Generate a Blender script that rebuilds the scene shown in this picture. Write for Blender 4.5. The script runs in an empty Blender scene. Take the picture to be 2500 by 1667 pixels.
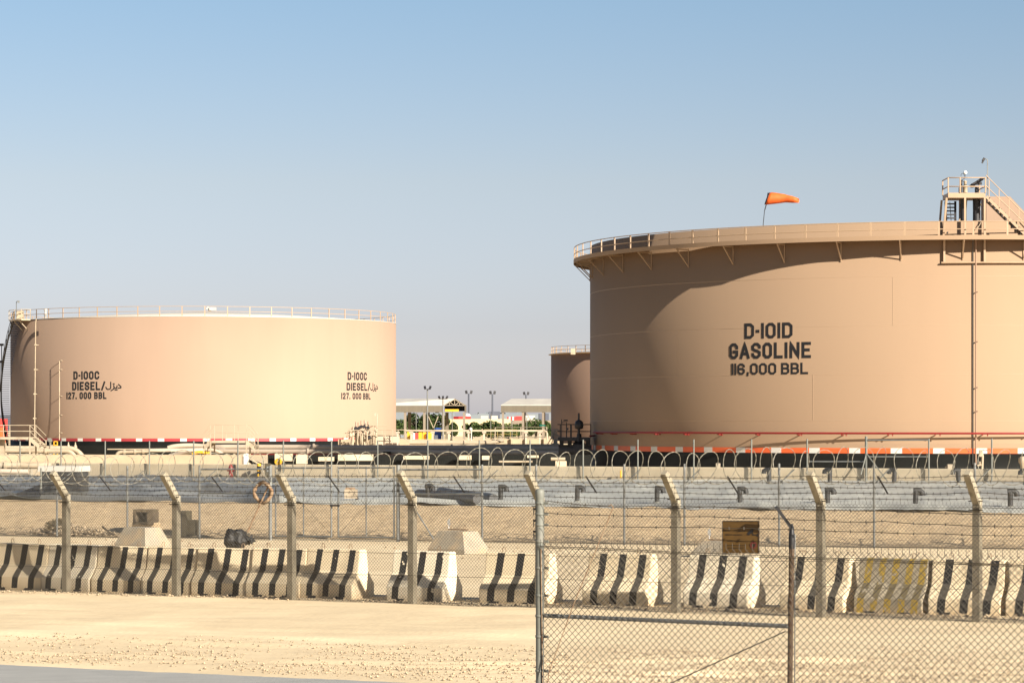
import bpy, bmesh, math, random
from mathutils import Vector, Matrix, noise
random.seed(11)
sc = bpy.context.scene
C = sc.collection
rad, PI = math.radians, math.pi

# ---------------------------------------------------------------- camera, sky, sun, exposure
F, CX, HY, CAMZ = 6500.0, 1250.0, 1027.0, 3.5      # focal length in photo pixels, optical axis, horizon row, eye height
cam = bpy.data.cameras.new("camera"); co = bpy.data.objects.new("camera", cam); C.objects.link(co)
co.location = (0, 0, CAMZ); co.rotation_euler = (rad(90), 0, 0)
cam.sensor_width = 36; cam.lens = 36 * F / 2500; cam.shift_y = (HY - 833.5) / 2500
cam.clip_start = 0.5; cam.clip_end = 9000
sc.camera = co
SUN_AZ, SUN_EL = rad(41.5), rad(24)                  # azimuth measured from behind the camera towards the right
world = bpy.data.worlds.new("World"); sc.world = world; world.use_nodes = True
wn = world.node_tree; bg = wn.nodes["Background"]
sky = wn.nodes.new("ShaderNodeTexSky"); sky.sky_type = 'NISHITA'; sky.sun_disc = False
sky.sun_elevation = SUN_EL; sky.sun_rotation = PI - SUN_AZ
sky.altitude = 0; sky.air_density = 1.0; sky.dust_density = 0.6; sky.ozone_density = 1.5
tcw = wn.nodes.new("ShaderNodeTexCoord"); sxw = wn.nodes.new("ShaderNodeSeparateXYZ"); wn.links.new(tcw.outputs['Generated'], sxw.inputs[0])
tint = wn.nodes.new("ShaderNodeValToRGB")          # sky colour by height, dimmed high up to cut the fill light
for i, (pos, c) in enumerate(((0.0, (.92, .935, 1.38)), (0.035, (.81, .78, 1.06)), (0.089, (.93, .83, .91)), (0.16, (.84, .875, .95)), (0.30, (.40, .48, .56)))):
    e = tint.color_ramp.elements[i] if i < 2 else tint.color_ramp.elements.new(pos)
    e.position = pos; e.color = (*c, 1)
wn.links.new(sxw.outputs[2], tint.inputs[0])
mxw = wn.nodes.new("ShaderNodeMix"); mxw.data_type = 'RGBA'; mxw.blend_type = 'MULTIPLY'; mxw.inputs[0].default_value = 1.0
wn.links.new(sky.outputs[0], mxw.inputs[6]); wn.links.new(tint.outputs[0], mxw.inputs[7])
wn.links.new(mxw.outputs[2], bg.inputs[0]); bg.inputs[1].default_value = 0.051
sl = bpy.data.lights.new("sun", 'SUN'); so = bpy.data.objects.new("sun", sl); C.objects.link(so)
sl.energy = 5.0; sl.angle = rad(0.5); sl.color = (1.0, 0.905, 0.77)
sdir = Vector((math.sin(SUN_AZ) * math.cos(SUN_EL), -math.cos(SUN_AZ) * math.cos(SUN_EL), math.sin(SUN_EL)))
so.rotation_euler = sdir.to_track_quat('Z', 'Y').to_euler(); so.location = (60, -80, 70)
sc.view_settings.view_transform = 'Standard'; sc.view_settings.look = 'None'
sc.view_settings.exposure = 1.22; sc.view_settings.gamma = 1.0

# ---------------------------------------------------------------- placing helpers
CA, SA = math.cos(rad(30)), math.sin(rad(30))      # the road, the barriers and the fences all run at 30 degrees to the picture
def P(px, py, Y): return Vector(((px - CX) / F * Y, Y, CAMZ - (py - HY) / F * Y))
def XT(px, t):
    k = (px - CX) / F; Y = t / (CA + k * SA); return k * Y, Y
def PT(px, py, t):
    x, y = XT(px, t); return Vector((x, y, CAMZ - (py - HY) / F * y))
def ST(x, y): return x * CA - y * SA, x * SA + y * CA
def W(s, t, z=0.0): return Vector((s * CA + t * SA, -s * SA + t * CA, z))
def line_px(a, b, px):                             # where the ray through photo column px meets the plan line a-b
    k = (px - CX) / F
    dx, dy = b[0] - a[0], b[1] - a[1]
    u = (k * a[1] - a[0]) / (dx - k * dy)
    return a[0] + u * dx, a[1] + u * dy
def sm(a, b, x):
    x = min(1, max(0, (x - a) / (b - a))); return x * x * (3 - 2 * x)
def gz0(x, y):
    s, t = ST(x, y)
    z = 0.0115 * max(-40, min(30, s + 25.6)) + 0.0075 * max(0, min(22, t - 44.3))
    return z * (1 - sm(64, 90, t)) * (1 - sm(15, -5, t))
def gz(x, y):
    s, t = ST(x, y)
    if 26 < t < 64 and -80 < s < 30:
        w = sm(29.8, 32.5, t) * (1 - sm(58, 64, t))
        n = noise.fractal(Vector((s * .25, t * .8, 3)), .8, 2.1, 4) * .03 + noise.noise(Vector((s * .07, t * .45, 9))) * .045 * (1 - sm(40, 43, t))
        for t0, k, dep_ in ((30.6, .10, .05), (31.9, .10, .045), (33.3, -.06, .03), (34.6, -.06, .03), (36.9, .02, .018), (38.3, .02, .018), (31.2, .42, .05), (33.0, .46, .04)):
            q = t - t0 - k * (s + 18) - .25 * noise.noise(Vector((s * .2, t0, 0)))
            n += dep_ * (math.exp(-((q - .34) / .16) ** 2) * .6 - math.exp(-(q / .2) ** 2)) * (.4 + .9 * max(0, noise.noise(Vector((s * .35, t0, 5))) + .35))
        return gz0(x, y) + w * n
    return gz0(x, y)

# ---------------------------------------------------------------- mesh builder
def rotz(a): return Matrix.Rotation(a, 3, 'Z')
class MB:
    def __init__(s): s.v, s.f, s.m, s.sm, s.cm = [], [], [], [], 0
    def mat(s, i): s.cm = i; return s
    def add(s, vs, fs, smooth=False):
        o = len(s.v); s.v += [tuple(v) for v in vs]
        for f in fs: s.f.append(tuple(i + o for i in f))
        s.m += [s.cm] * len(fs); s.sm += [smooth] * len(fs); return s
    def box(s, c, d, R=None, taper=1.0):
        c = Vector(c); vs = []
        for z in (-1, 1):
            k = taper if z > 0 else 1
            for x, y in ((-1, -1), (1, -1), (1, 1), (-1, 1)):
                v = Vector((x * d[0] / 2 * k, y * d[1] / 2 * k, z * d[2] / 2))
                vs.append(c + (R @ v if R else v))
        return s.add(vs, [(3, 2, 1, 0), (4, 5, 6, 7), (0, 1, 5, 4), (1, 2, 6, 5), (2, 3, 7, 6), (3, 0, 4, 7)])
    def bar(s, p, q, w, h=None, up=(0, 0, 1)):
        p, q = Vector(p), Vector(q); h = h or w; d = (q - p)
        if d.length < 1e-6: return s
        d.normalize(); u = Vector(up)
        if abs(d.dot(u)) > .98: u = Vector((1, 0, 0))
        a = d.cross(u).normalized(); b = a.cross(d).normalized()
        vs = [e + a * (x * w / 2) + b * (y * h / 2) for e in (p, q) for x, y in ((-1, -1), (1, -1), (1, 1), (-1, 1))]
        return s.add(vs, [(0, 1, 2, 3), (7, 6, 5, 4), (4, 5, 1, 0), (5, 6, 2, 1), (6, 7, 3, 2), (7, 4, 0, 3)])
    def tube(s, pts, r, n=8, closed=False, cap=True):
        pts = [Vector(p) for p in pts]; N = len(pts); vs, fs = [], []
        prev = None
        for i, p in enumerate(pts):
            d = (pts[(i + 1) % N] - pts[i - 1]) if closed else (pts[min(i + 1, N - 1)] - pts[max(i - 1, 0)])
            if d.length < 1e-9: d = Vector((0, 0, 1))
            d.normalize()
            if prev is None:
                u = Vector((0, 0, 1)) if abs(d.z) < .9 else Vector((1, 0, 0))
                a = d.cross(u).normalized()
            else:
                a = prev - d * prev.dot(d)
                a = a.normalized() if a.length > 1e-6 else d.cross(Vector((.3, .2, 1))).normalized()
            prev = a; b = d.cross(a)
            rr = r[i] if isinstance(r, (list, tuple)) else r
            for j in range(n):
                t = 2 * PI * j / n; vs.append(p + a * (rr * math.cos(t)) + b * (rr * math.sin(t)))
        for i in range(N if closed else N - 1):
            i2 = (i + 1) % N
            for j in range(n):
                j2 = (j + 1) % n; fs.append((i * n + j, i * n + j2, i2 * n + j2, i2 * n + j))
        s.add(vs, fs, n > 4)
        if cap and not closed:
            s.add(vs[:n], [tuple(range(n - 1, -1, -1))]); s.add(vs[-n:], [tuple(range(n))])
        return s
    def lathe(s, prof, n=32, c=(0, 0, 0), smooth=True, R=None):
        c = Vector(c); vs, fs = [], []
        for r, z in prof:
            for j in range(n):
                t = 2 * PI * j / n; v = Vector((r * math.cos(t), r * math.sin(t), z)); vs.append(c + (R @ v if R else v))
        for i in range(len(prof) - 1):
            for j in range(n):
                j2 = (j + 1) % n; fs.append((i * n + j, i * n + j2, (i + 1) * n + j2, (i + 1) * n + j))
        return s.add(vs, fs, smooth)
    def prism(s, poly, f0, f1):                    # poly: list of 2-D points, f0/f1 map them to the two end faces
        n = len(poly); a = [Vector(f0(*p)) for p in poly]; b = [Vector(f1(*p)) for p in poly]
        fs = [tuple(range(n - 1, -1, -1)), tuple(range(n, 2 * n))] + [(i, (i + 1) % n, n + (i + 1) % n, n + i) for i in range(n)]
        return s.add(a + b, fs)
    def build(s, name, mats, parent=None, loc=None):
        off = Vector((0, 0, 0))
        if parent is not None:
            q = parent
            while q is not None: off += Vector(q.location); q = q.parent
        elif loc is not None: off = Vector(loc)
        me = bpy.data.meshes.new(name)
        me.from_pydata([(v[0] - off.x, v[1] - off.y, v[2] - off.z) for v in s.v], [], s.f)
        for m in (mats if isinstance(mats, (list, tuple)) else [mats]): me.materials.append(m)
        if 3 < len(s.f) < 12000:                       # outward normals
            me.polygons.foreach_set('material_index', s.m); me.polygons.foreach_set('use_smooth', s.sm)
            bmm = bmesh.new(); bmm.from_mesh(me); bmesh.ops.recalc_face_normals(bmm, faces=bmm.faces); bmm.to_mesh(me); bmm.free()
        me.polygons.foreach_set('material_index', s.m); me.polygons.foreach_set('use_smooth', s.sm); me.update()
        o = bpy.data.objects.new(name, me); C.objects.link(o)
        if parent is not None: o.parent = parent
        elif loc is not None: o.location = loc
        return o
def tag(o, label=None, cat=None, group=None, kind=None):
    if label: o['label'] = label
    if cat: o['category'] = cat
    if group: o['group'] = group
    if kind: o['kind'] = kind
    return o
def thing(name, label, cat, loc=(0, 0, 0), group=None):
    o = bpy.data.objects.new(name, None); C.objects.link(o); o.location = loc; o.empty_display_size = .3
    return tag(o, label, cat, group)
def copy_tree(o, parent=None):
    c = o.copy(); C.objects.link(c)
    if parent is not None: c.parent = parent
    for ch in list(o.children): copy_tree(ch, c)
    return c
ORD = ['first', 'second', 'third', 'fourth', 'fifth', 'sixth', 'seventh', 'eighth', 'ninth', 'tenth', 'eleventh', 'twelfth', 'thirteenth', 'fourteenth', 'fifteenth', 'sixteenth']

# ---------------------------------------------------------------- materials
def mat(name, c1, c2=None, scale=4.0, rough=.6, bump=0.0, bscale=None, metal=0.0, detail=5, contrast=.5, spec=.5, stretch=None, rand=0.0, c3=None, s3=1.0):
    m = bpy.data.materials.new(name); m.use_nodes = True; nt = m.node_tree; N = nt.nodes; L = nt.links
    b = N["Principled BSDF"]; b.inputs['Roughness'].default_value = rough; b.inputs['Metallic'].default_value = metal
    b.inputs['Specular IOR Level'].default_value = spec
    geo = N.new('ShaderNodeNewGeometry'); vec = geo.outputs['Position']
    if stretch:
        mp = N.new('ShaderNodeMapping'); mp.inputs['Scale'].default_value = stretch; L.new(vec, mp.inputs['Vector']); vec = mp.outputs[0]
    if c2 is None: c2 = tuple(x * .8 for x in c1)
    nz = N.new('ShaderNodeTexNoise'); nz.inputs['Scale'].default_value = scale; nz.inputs['Detail'].default_value = detail; nz.inputs['Roughness'].default_value = .6
    L.new(vec, nz.inputs['Vector'])
    cr = N.new('ShaderNodeValToRGB'); cr.color_ramp.elements[0].position = .5 - contrast / 2 * .7; cr.color_ramp.elements[1].position = .5 + contrast / 2 * .7
    cr.color_ramp.elements[0].color = (*c1, 1); cr.color_ramp.elements[1].color = (*c2, 1)
    L.new(nz.outputs[0], cr.inputs[0]); col = cr.outputs[0]
    if c3:
        n3 = N.new('ShaderNodeTexNoise'); n3.inputs['Scale'].default_value = s3; n3.inputs['Detail'].default_value = 4; L.new(geo.outputs['Position'], n3.inputs['Vector'])
        r3 = N.new('ShaderNodeMapRange'); r3.inputs[1].default_value = .5; r3.inputs[2].default_value = .68; L.new(n3.outputs[0], r3.inputs[0])
        mx = N.new('ShaderNodeMix'); mx.data_type = 'RGBA'; L.new(r3.outputs[0], mx.inputs[0]); L.new(col, mx.inputs[6]); mx.inputs[7].default_value = (*c3, 1); col = mx.outputs[2]
    if rand:
        oi = N.new('ShaderNodeObjectInfo'); hs = N.new('ShaderNodeHueSaturation')
        mr = N.new('ShaderNodeMapRange'); mr.inputs[3].default_value = 1 - rand; mr.inputs[4].default_value = 1 + rand
        L.new(oi.outputs['Random'], mr.inputs[0]); L.new(mr.outputs[0], hs.inputs['Value']); L.new(col, hs.inputs['Color']); col = hs.outputs[0]
    L.new(col, b.inputs['Base Color'])
    if bump:
        bn = N.new('ShaderNodeTexNoise'); bn.inputs['Scale'].default_value = bscale or scale * 6; bn.inputs['Detail'].default_value = 6; L.new(vec, bn.inputs['Vector'])
        bp = N.new('ShaderNodeBump'); bp.inputs['Strength'].default_value = 1.0; bp.inputs['Distance'].default_value = bump
        L.new(bn.outputs[0], bp.inputs['Height']); L.new(bp.outputs[0], b.inputs['Normal'])
    return m
M = {}
M['sand'] = mat('sand', (.69, .56, .365), (.57, .455, .295), .9, .95, .010, 9, contrast=.8, spec=.15, c3=(.76, .62, .41), s3=.22)
M['berm'] = mat('berm_sand', (.58, .44, .27), (.43, .32, .19), 1.6, .95, .05, 4.5, contrast=.7, spec=.15, c3=(.36, .26, .155), s3=5.0)
M['stone'] = mat('stone', (.56, .44, .29), (.17, .125, .08), 22, .9, contrast=.6)
M['asphalt'] = mat('asphalt', (.36, .355, .335), (.27, .27, .255), 1.2, .8, .004, 60, contrast=.8, stretch=(1, 3, 1))
TAN = (.345, .240, .158)
def tank_paint(name, c):
    m = mat(name, c, tuple(x * .89 for x in c), .25, .7, .0006, 14, contrast=.9, spec=.12, stretch=(1, 1, .12), c3=tuple(x * .90 for x in c), s3=.05)
    return m
M['tan'] = tank_paint('tank_paint', TAN)
M['tan_pale'] = tank_paint('tank_paint_pale', (.350, .246, .178))
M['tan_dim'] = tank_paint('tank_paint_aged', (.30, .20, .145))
M['tan_trim'] = mat('tan_trim', (.40, .28, .18), (.34, .24, .155), 2, .5)
M['roof_white'] = mat('roof_white', (.52, .49, .43), (.44, .41, .36), .5, .5)
M['weld'] = mat('weld_bead', (.365, .255, .168), (.345, .24, .158), 4, .5)
M['skirt'] = mat('bitumen_black', (.0035, .0042, .0038), (.009, .010, .009), .7, .65, contrast=.9, spec=.15)
M['red_band'] = mat('red_paint', (.34, .032, .040), (.28, .026, .034), 1, .5)
M['orange_band'] = mat('orange_paint', (.70, .115, .025), (.62, .10, .025), 1, .5)
M['white_paint'] = mat('white_paint', (.62, .61, .58), (.55, .54, .51), 2, .5)
M['black_paint'] = mat('black_paint', (.008, .008, .010), (.012, .012, .014), 3, .5)
M['red_pipe'] = mat('fire_red', (.22, .009, .011), (.18, .008, .010), 2, .4)
M['cream'] = mat('cream_paint', (.42, .345, .245), (.35, .285, .20), 1.5, .55, c3=(.28, .225, .155), s3=1.2)
M['pipe_tan'] = mat('pipe_tan', (.50, .41, .32), (.42, .34, .26), .8, .5)
M['steel_dark'] = mat('dark_steel', (.018, .018, .022), (.030, .028, .030), 3, .5)
M['galv'] = mat('galvanised', (.20, .205, .195), (.13, .135, .13), 6, .55, metal=.1)
M['galv_light'] = mat('galvanised_light', (.165, .17, .148), (.12, .125, .108), 5, .6, c3=(.17, .165, .14), s3=9)
M['wire'] = mat('wire', (.06, .047, .03), (.035, .028, .02), 12, .6)
M['wire_light'] = mat('wire_grey', (.20, .19, .165), (.11, .105, .09), 12, .55)
M['razor'] = mat('razor_wire', (.25, .23, .18), (.13, .12, .09), 8, .6)
M['rust'] = mat('rust', (.14, .068, .03), (.30, .22, .14), 8, .85, contrast=.5)
M['concrete'] = mat('concrete', (.32, .28, .205), (.24, .21, .15), 3, .9, .004, 40, c3=(.18, .155, .11), s3=5)
M['wall'] = mat('wall_concrete', (.60, .50, .35), (.50, .415, .285), 1.2, .9, .003, 30)
M['bund'] = mat('bund_concrete', (.43, .335, .225), (.37, .285, .19), 1.2, .9, .003, 30)
M['rust_dark'] = mat('rust_dark', (.065, .032, .018), (.16, .11, .065), 14, .8, contrast=.5)
M['block'] = mat('block_concrete', (.33, .29, .22), (.26, .225, .17), 3, .9, .004, 30, c3=(.40, .31, .2), s3=2)
M['tarp'] = mat('tarp_pale', (.52, .52, .46), (.27, .275, .255), .30, .5, .04, 1.6, contrast=.6, c3=(.25, .255, .24), s3=.10, stretch=(1.4, .35, 1))
M['tarp_grey'] = mat('tarp_grey', (.17, .165, .14), (.085, .085, .078), .45, .40, .05, 1.3, contrast=.7, c3=(.27, .265, .235), s3=.5, stretch=(1, .5, 1))
M['tarp_dark'] = mat('tarp_black', (.016, .018, .021), (.04, .042, .043), 1.2, .42, .015, 4)
M['plastic'] = mat('black_plastic', (.006, .0065, .007), (.018, .0185, .018), 10, .6, .02, 18)
M['brown'] = mat('sign_brown', (.110, .056, .008), (.07, .035, .006), 9, .6, stretch=(1, 1, 4))
M['sign_dark'] = mat('sign_ink', (.016, .009, .004), (.024, .013, .005), 30, .6)
M['sign_red'] = mat('sign_red', (.14, .022, .016), (.10, .018, .012), 20, .6)
M['sock'] = mat('sock_orange', (.72, .12, .012), (.62, .095, .012), 3, .7)
M['yellow'] = mat('yellow_paint', (.75, .42, .02), (.62, .33, .02), 3, .5)
M['blue'] = mat('blue_paint', (.02, .08, .32), (.018, .06, .25), 3, .5)
M['red'] = mat('red_paint_plain', (.62, .05, .04), (.5, .04, .035), 2, .5)
M['olive'] = mat('olive_box', (.045, .038, .02), (.075, .06, .035), 3, .8)
M['timber'] = mat('weathered_timber', (.07, .05, .028), (.12, .088, .05), 4, .9)
M['canopy'] = mat('canopy_fascia', (.145, .122, .085), (.12, .10, .07), .8, .7, stretch=(3, 3, .05))
M['column'] = mat('column_tan', (.24, .195, .145), (.20, .16, .12), .6, .6)
M['city'] = mat('far_building_grey', (.19, .215, .235), (.15, .175, .195), .05, .8)
M['city_dark'] = mat('far_building_dark', (.065, .075, .10), (.09, .10, .13), .05, .8)
M['city_wall'] = mat('far_wall_cream', (.62, .50, .30), (.56, .45, .27), .1, .9)
M['leaf'] = mat('leaf', (.026, .046, .012), (.058, .082, .024), .8, .8, contrast=.6, spec=.2, rand=.25)
M['bark'] = mat('bark', (.10, .075, .05), (.07, .05, .035), 3, .9)
M['dry'] = mat('dry_brush', (.11, .085, .045), (.17, .13, .07), 3, .9)
M['glass_ball'] = mat('white_globe', (.85, .86, .86), (.8, .8, .8), 2, .3)
M['green'] = mat('green_paint', (.005, .16, .10), (.005, .12, .08), 2, .6)

def stripes_mat(name, base, base2, ink, ink2, stripe_x, half, worn, zmin=.06, zmax=.99):
    """painted concrete: upright stripes at local x positions, chipped by noise, dust on the foot"""
    m = bpy.data.materials.new(name); m.use_nodes = True; nt = m.node_tree; N = nt.nodes; L = nt.links
    b = N["Principled BSDF"]; b.inputs['Roughness'].default_value = .85; b.inputs['Specular IOR Level'].default_value = .25
    tc = N.new('ShaderNodeTexCoord'); sx = N.new('ShaderNodeSeparateXYZ'); L.new(tc.outputs['Object'], sx.inputs[0])
    geo = N.new('ShaderNodeNewGeometry')
    def math_(op, a, bv=None, cv=None):
        n = N.new('ShaderNodeMath'); n.operation = op
        for i, q in enumerate((a, bv, cv)):
            if q is None: continue
            if isinstance(q, (int, float)): n.inputs[i].default_value = q
            else: L.new(q, n.inputs[i])
        return n.outputs[0]
    def noise_(scale, detail=5):
        n = N.new('ShaderNodeTexNoise'); n.inputs['Scale'].default_value = scale; n.inputs['Detail'].default_value = detail; L.new(geo.outputs['Position'], n.inputs['Vector']); return n.outputs[0]
    def mix(f, a, bb):
        n = N.new('ShaderNodeMix'); n.data_type = 'RGBA'; L.new(f, n.inputs[0])
        for i, q in ((6, a), (7, bb)):
            if isinstance(q, tuple): n.inputs[i].default_value = (*q, 1)
            else: L.new(q, n.inputs[i])
        return n.outputs[2]
    wob = math_('MULTIPLY', math_('SUBTRACT', noise_(9), .5), .005)
    xw = math_('ADD', math_('SUBTRACT', sx.outputs[0], math_('MULTIPLY', math_('SUBTRACT', sx.outputs[2], .5), .10)), wob)
    mask = None
    for x in stripe_x:
        d = math_('LESS_THAN', math_('ABSOLUTE', math_('SUBTRACT', xw, x)), half)
        mask = d if mask is None else math_('MAXIMUM', mask, d)
    mask = math_('MULTIPLY', mask, math_('MULTIPLY', math_('GREATER_THAN', sx.outputs[2], zmin), math_('LESS_THAN', sx.outputs[2], zmax)))
    mask = math_('MULTIPLY', mask, math_('LESS_THAN', noise_(7, 8), worn))
    paint = mix(noise_(2.2), base, base2)
    dirt = N.new('ShaderNodeMapRange'); dirt.inputs[1].default_value = .52; dirt.inputs[2].default_value = .72; L.new(noise_(1.7, 6), dirt.inputs[0])
    paint = mix(math_('MULTIPLY', dirt.outputs[0], .6), paint, tuple(x * .55 for x in base2))
    foot = N.new('ShaderNodeMapRange'); foot.inputs[1].default_value = .22; foot.inputs[2].default_value = 0.0
    L.new(math_('ADD', sx.outputs[2], math_('MULTIPLY', math_('SUBTRACT', noise_(5), .5), .25)), foot.inputs[0])
    paint = mix(math_('MULTIPLY', foot.outputs[0], .55), paint, (.40, .28, .15))
    inkc = mix(noise_(12), ink, ink2)
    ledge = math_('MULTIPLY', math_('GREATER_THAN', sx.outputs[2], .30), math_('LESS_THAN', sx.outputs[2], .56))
    inkc = mix(math_('MULTIPLY', ledge, .8), inkc, (.075, .068, .055))   # paler, greyer ink on the sloping ledge
    L.new(mix(mask, paint, inkc), b.inputs['Base Color'])
    bp = N.new('ShaderNodeBump'); bp.inputs['Distance'].default_value = .004; L.new(noise_(45, 6), bp.inputs['Height']); L.new(bp.outputs[0], b.inputs['Normal'])
    return m
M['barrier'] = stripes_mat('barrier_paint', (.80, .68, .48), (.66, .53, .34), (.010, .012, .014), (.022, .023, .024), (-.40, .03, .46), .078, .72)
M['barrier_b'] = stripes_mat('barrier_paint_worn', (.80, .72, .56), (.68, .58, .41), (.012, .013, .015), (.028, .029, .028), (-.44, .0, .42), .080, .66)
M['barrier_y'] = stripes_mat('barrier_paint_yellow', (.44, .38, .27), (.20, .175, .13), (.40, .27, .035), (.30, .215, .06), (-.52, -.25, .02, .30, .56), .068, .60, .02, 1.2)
M['olive_rail'] = mat('faded_yellow_rail', (.34, .25, .07), (.28, .21, .08), 3, .6)
M['post'] = mat('post_yellow', (.70, .45, .03), (.6, .38, .03), 3, .6)

# ---------------------------------------------------------------- setting: ground, road, berm
def axis(segs):
    out = []
    for a, b, n in segs: out += [a + (b - a) * i / n for i in range(n)]
    return out + [segs[-1][1]]
ss = axis([(-6000, -400, 6), (-400, -90, 8), (-90, -62, 14), (-62, 2, 520), (2, 40, 12), (40, 5000, 8)])
ts = axis([(-400, 10, 6), (10, 27, 8), (27, 47, 220), (47, 66, 50), (66, 100, 14), (100, 500, 16), (500, 7000, 12)])
mb = MB(); vs = []
for t in ts:
    for s in ss:
        p = W(s, t); vs.append((p.x, p.y, gz(p.x, p.y)))
n = len(ss)
mb.add(vs, [(j * n + i, j * n + i + 1, (j + 1) * n + i + 1, (j + 1) * n + i) for j in range(len(ts) - 1) for i in range(n - 1)], True)
tag(mb.build('ground', M['sand']), kind='structure')

mb = MB(); vs = []; NR = 900
for i in range(NR + 1):
    s = -70 + 90 * i / NR
    e = 29.14 + noise.fractal(Vector((s * .9, 0, 1)), .6, 2.3, 5) * .09
    for t, dz in ((22.0, .035), (e - .03, .035), (e, -.03)):
        p = W(s, t); vs.append((p.x, p.y, gz0(p.x, p.y) + dz))
mb.add(vs, [(i * 3 + j, (i + 1) * 3 + j, (i + 1) * 3 + j + 1, i * 3 + j + 1) for i in range(NR) for j in range(2)])
tag(mb.build('road', M['asphalt']), kind='structure')

BW0, BW1 = (-25.0, 130.0), (20.4, 106.0)           # plan line of the low retaining wall behind the plastic sheet
def crest_z(s): return .87 + .0043 * (s + 62.3)
def wallbase_z(x): return .75 + (x + 25.0) / 45.4 * .30
cols = list(range(-700, 3400, 25))
mb = MB(); vs = []
prof = 15
for px in cols:
    x0, y0 = XT(px, 66.4); x1, y1 = XT(px, 71.9); x2, y2 = line_px(BW0, BW1, px)
    s1, _ = ST(x1, y1); zc = crest_z(s1); zg = gz0(x0, y0) - .05; zw = wallbase_z(x2)
    for i in range(prof):
        u = i / (prof - 3)
        if i < prof - 2:
            x, y = x0 + (x1 - x0) * u, y0 + (y1 - y0) * u
            z = zg + (zc - .06 - zg) * (u ** .9)
            z += noise.fractal(Vector((x * .8, y * .8, 5)), .8, 2, 4) * .09 * math.sin(PI * min(1, u * .9 + .1))
        elif i == prof - 2: x, y, z = x1 + (x2 - x1) * .5, y1 + (y2 - y1) * .5, (zc + zw) / 2 - .35
        else: x, y, z = x2, y2 + .6, zw - .45
        vs.append((x, y, z))
mb.add(vs, [(i * prof + j, (i + 1) * prof + j, (i + 1) * prof + j + 1, i * prof + j + 1) for i in range(len(cols) - 1) for j in range(prof - 1)], True)
tag(mb.build('berm', M['berm']), kind='structure')

# plastic sheet over the pond behind the berm
NV = 44
def sheet(p0, p1, m, label, lift):
    mb = MB(); vs = []; cols = list(range(p0, p1, 8))
    for px in cols:
        x1, y1 = XT(px, 71.6 + noise.noise(Vector((px * .011, 2, 0))) * .35 + noise.noise(Vector((px * .05, 4, 0))) * .12)
        x2, y2 = line_px(BW0, BW1, px)
        s1, _ = ST(x1, y1); z1 = crest_z(s1); z2 = wallbase_z(x2)
        left = 1 - sm(500, 700, px)
        for j in range(NV + 1):
            v = j / NV; v = v ** 1.15
            xo = noise.noise(Vector((v * 6, 1, 2))) * .8 * (1 if px in (cols[0], cols[-1]) else 0)
            x, y = x1 + (x2 - x1) * v + xo, y1 + (y2 - y1) * v - .12
            f = noise.fractal(Vector((x * .22, y * .16, 1)), .7, 2.2, 4)
            q = x * .45 + y * .30 + noise.noise(Vector((x * .15, y * .1, 0))) * 1.6
            r = math.exp(-abs(noise.noise(Vector((q, y * .04, 7)))) * 9)       # creases running diagonally
            z = z1 + (z2 - z1) * v + f * (.08 + .16 * left) * 1.5 * math.sin(PI * min(1, v + .08)) + r * (.11 + .07 * left) + lift
            z += left * .12 * math.sin(PI * v) * noise.noise(Vector((x * .5, y * .12, 3)))
            if j == NV: z = z2 + .05 + lift + noise.noise(Vector((px * .02, 0, 4))) * .05
            if j == 0: z -= .14
            vs.append((x, y, z))
    n = NV + 1
    mb.add(vs, [(i * n + j, (i + 1) * n + j, (i + 1) * n + j + 1, i * n + j + 1) for i in range(len(cols) - 1) for j in range(NV)], True)
    p = XT((p0 + p1) / 2, 72)
    tag(mb.build('plastic_sheet', m, loc=(p[0], p[1], 1)), label, 'plastic sheet', 'plastic sheets behind the sand bank')
sheet(-700, 690, M['tarp_grey'], 'dark grey wrinkled plastic sheet at left, under the white lidded box', .03)
sheet(640, 3400, M['tarp'], 'pale grey plastic sheet at right with the gooseneck vents on it', 0)

# loose stones
def stone(mb, p, r):
    vs = []
    for d in ((1, 0, 0), (0, 1, 0), (-1, 0, 0), (0, -1, 0), (0, 0, 1), (0, 0, -.5)):
        k = r * random.uniform(.6, 1.25); vs.append((p[0] + d[0] * k, p[1] + d[1] * k, p[2] + d[2] * k * .8))
    mb.add(vs, [(0, 1, 4), (1, 2, 4), (2, 3, 4), (3, 0, 4), (1, 0, 5), (2, 1, 5), (3, 2, 5), (0, 3, 5)])
mb = MB(); cnt = 0
while cnt < 17000:
    t = random.triangular(29.7, 38.5, 30.2); s = random.uniform(-34, -8)
    x, y = W(s, t)[:2]
    k = x / y
    if abs(k) > .22: continue
    dens = .5 + .5 * noise.noise(Vector((s * .5, t * .7, 2))) + .35 * noise.noise(Vector((s * 1.7, t * 2.2, 6)))
    dens += .25 * sm(-.03, .15, k) - .25 * (1 - sm(-.12, -.02, k))
    lim = 34.2 + 3.0 * sm(.0, .19, k)
    if t > lim: dens -= (t - lim) * .45
    if random.random() > dens: continue
    r = .005 + .026 * random.random() ** 3.5
    stone(mb, (x, y, gz(x, y) + r * .3), r); cnt += 1
for i in range(1300):                              # pale ridge of stones swept against the foot of the barriers
    px = random.uniform(-60, 2560); x, y = XT(px, 43.75 + random.gauss(0, .16)); r = .012 + .03 * random.random() ** 2
    stone(mb, (x, y, gz(x, y) + r * .4), r)
for i in range(500):
    px = random.uniform(-60, 2560); x, y = XT(px, random.uniform(55, 66)); r = .015 + .04 * random.random() ** 2
    stone(mb, (x, y, gz(x, y) + r * .3), r)
tag(mb.build('gravel', M['stone']), 'scattered pale gravel and pebbles lying on the sand', 'gravel', kind='stuff')

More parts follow.
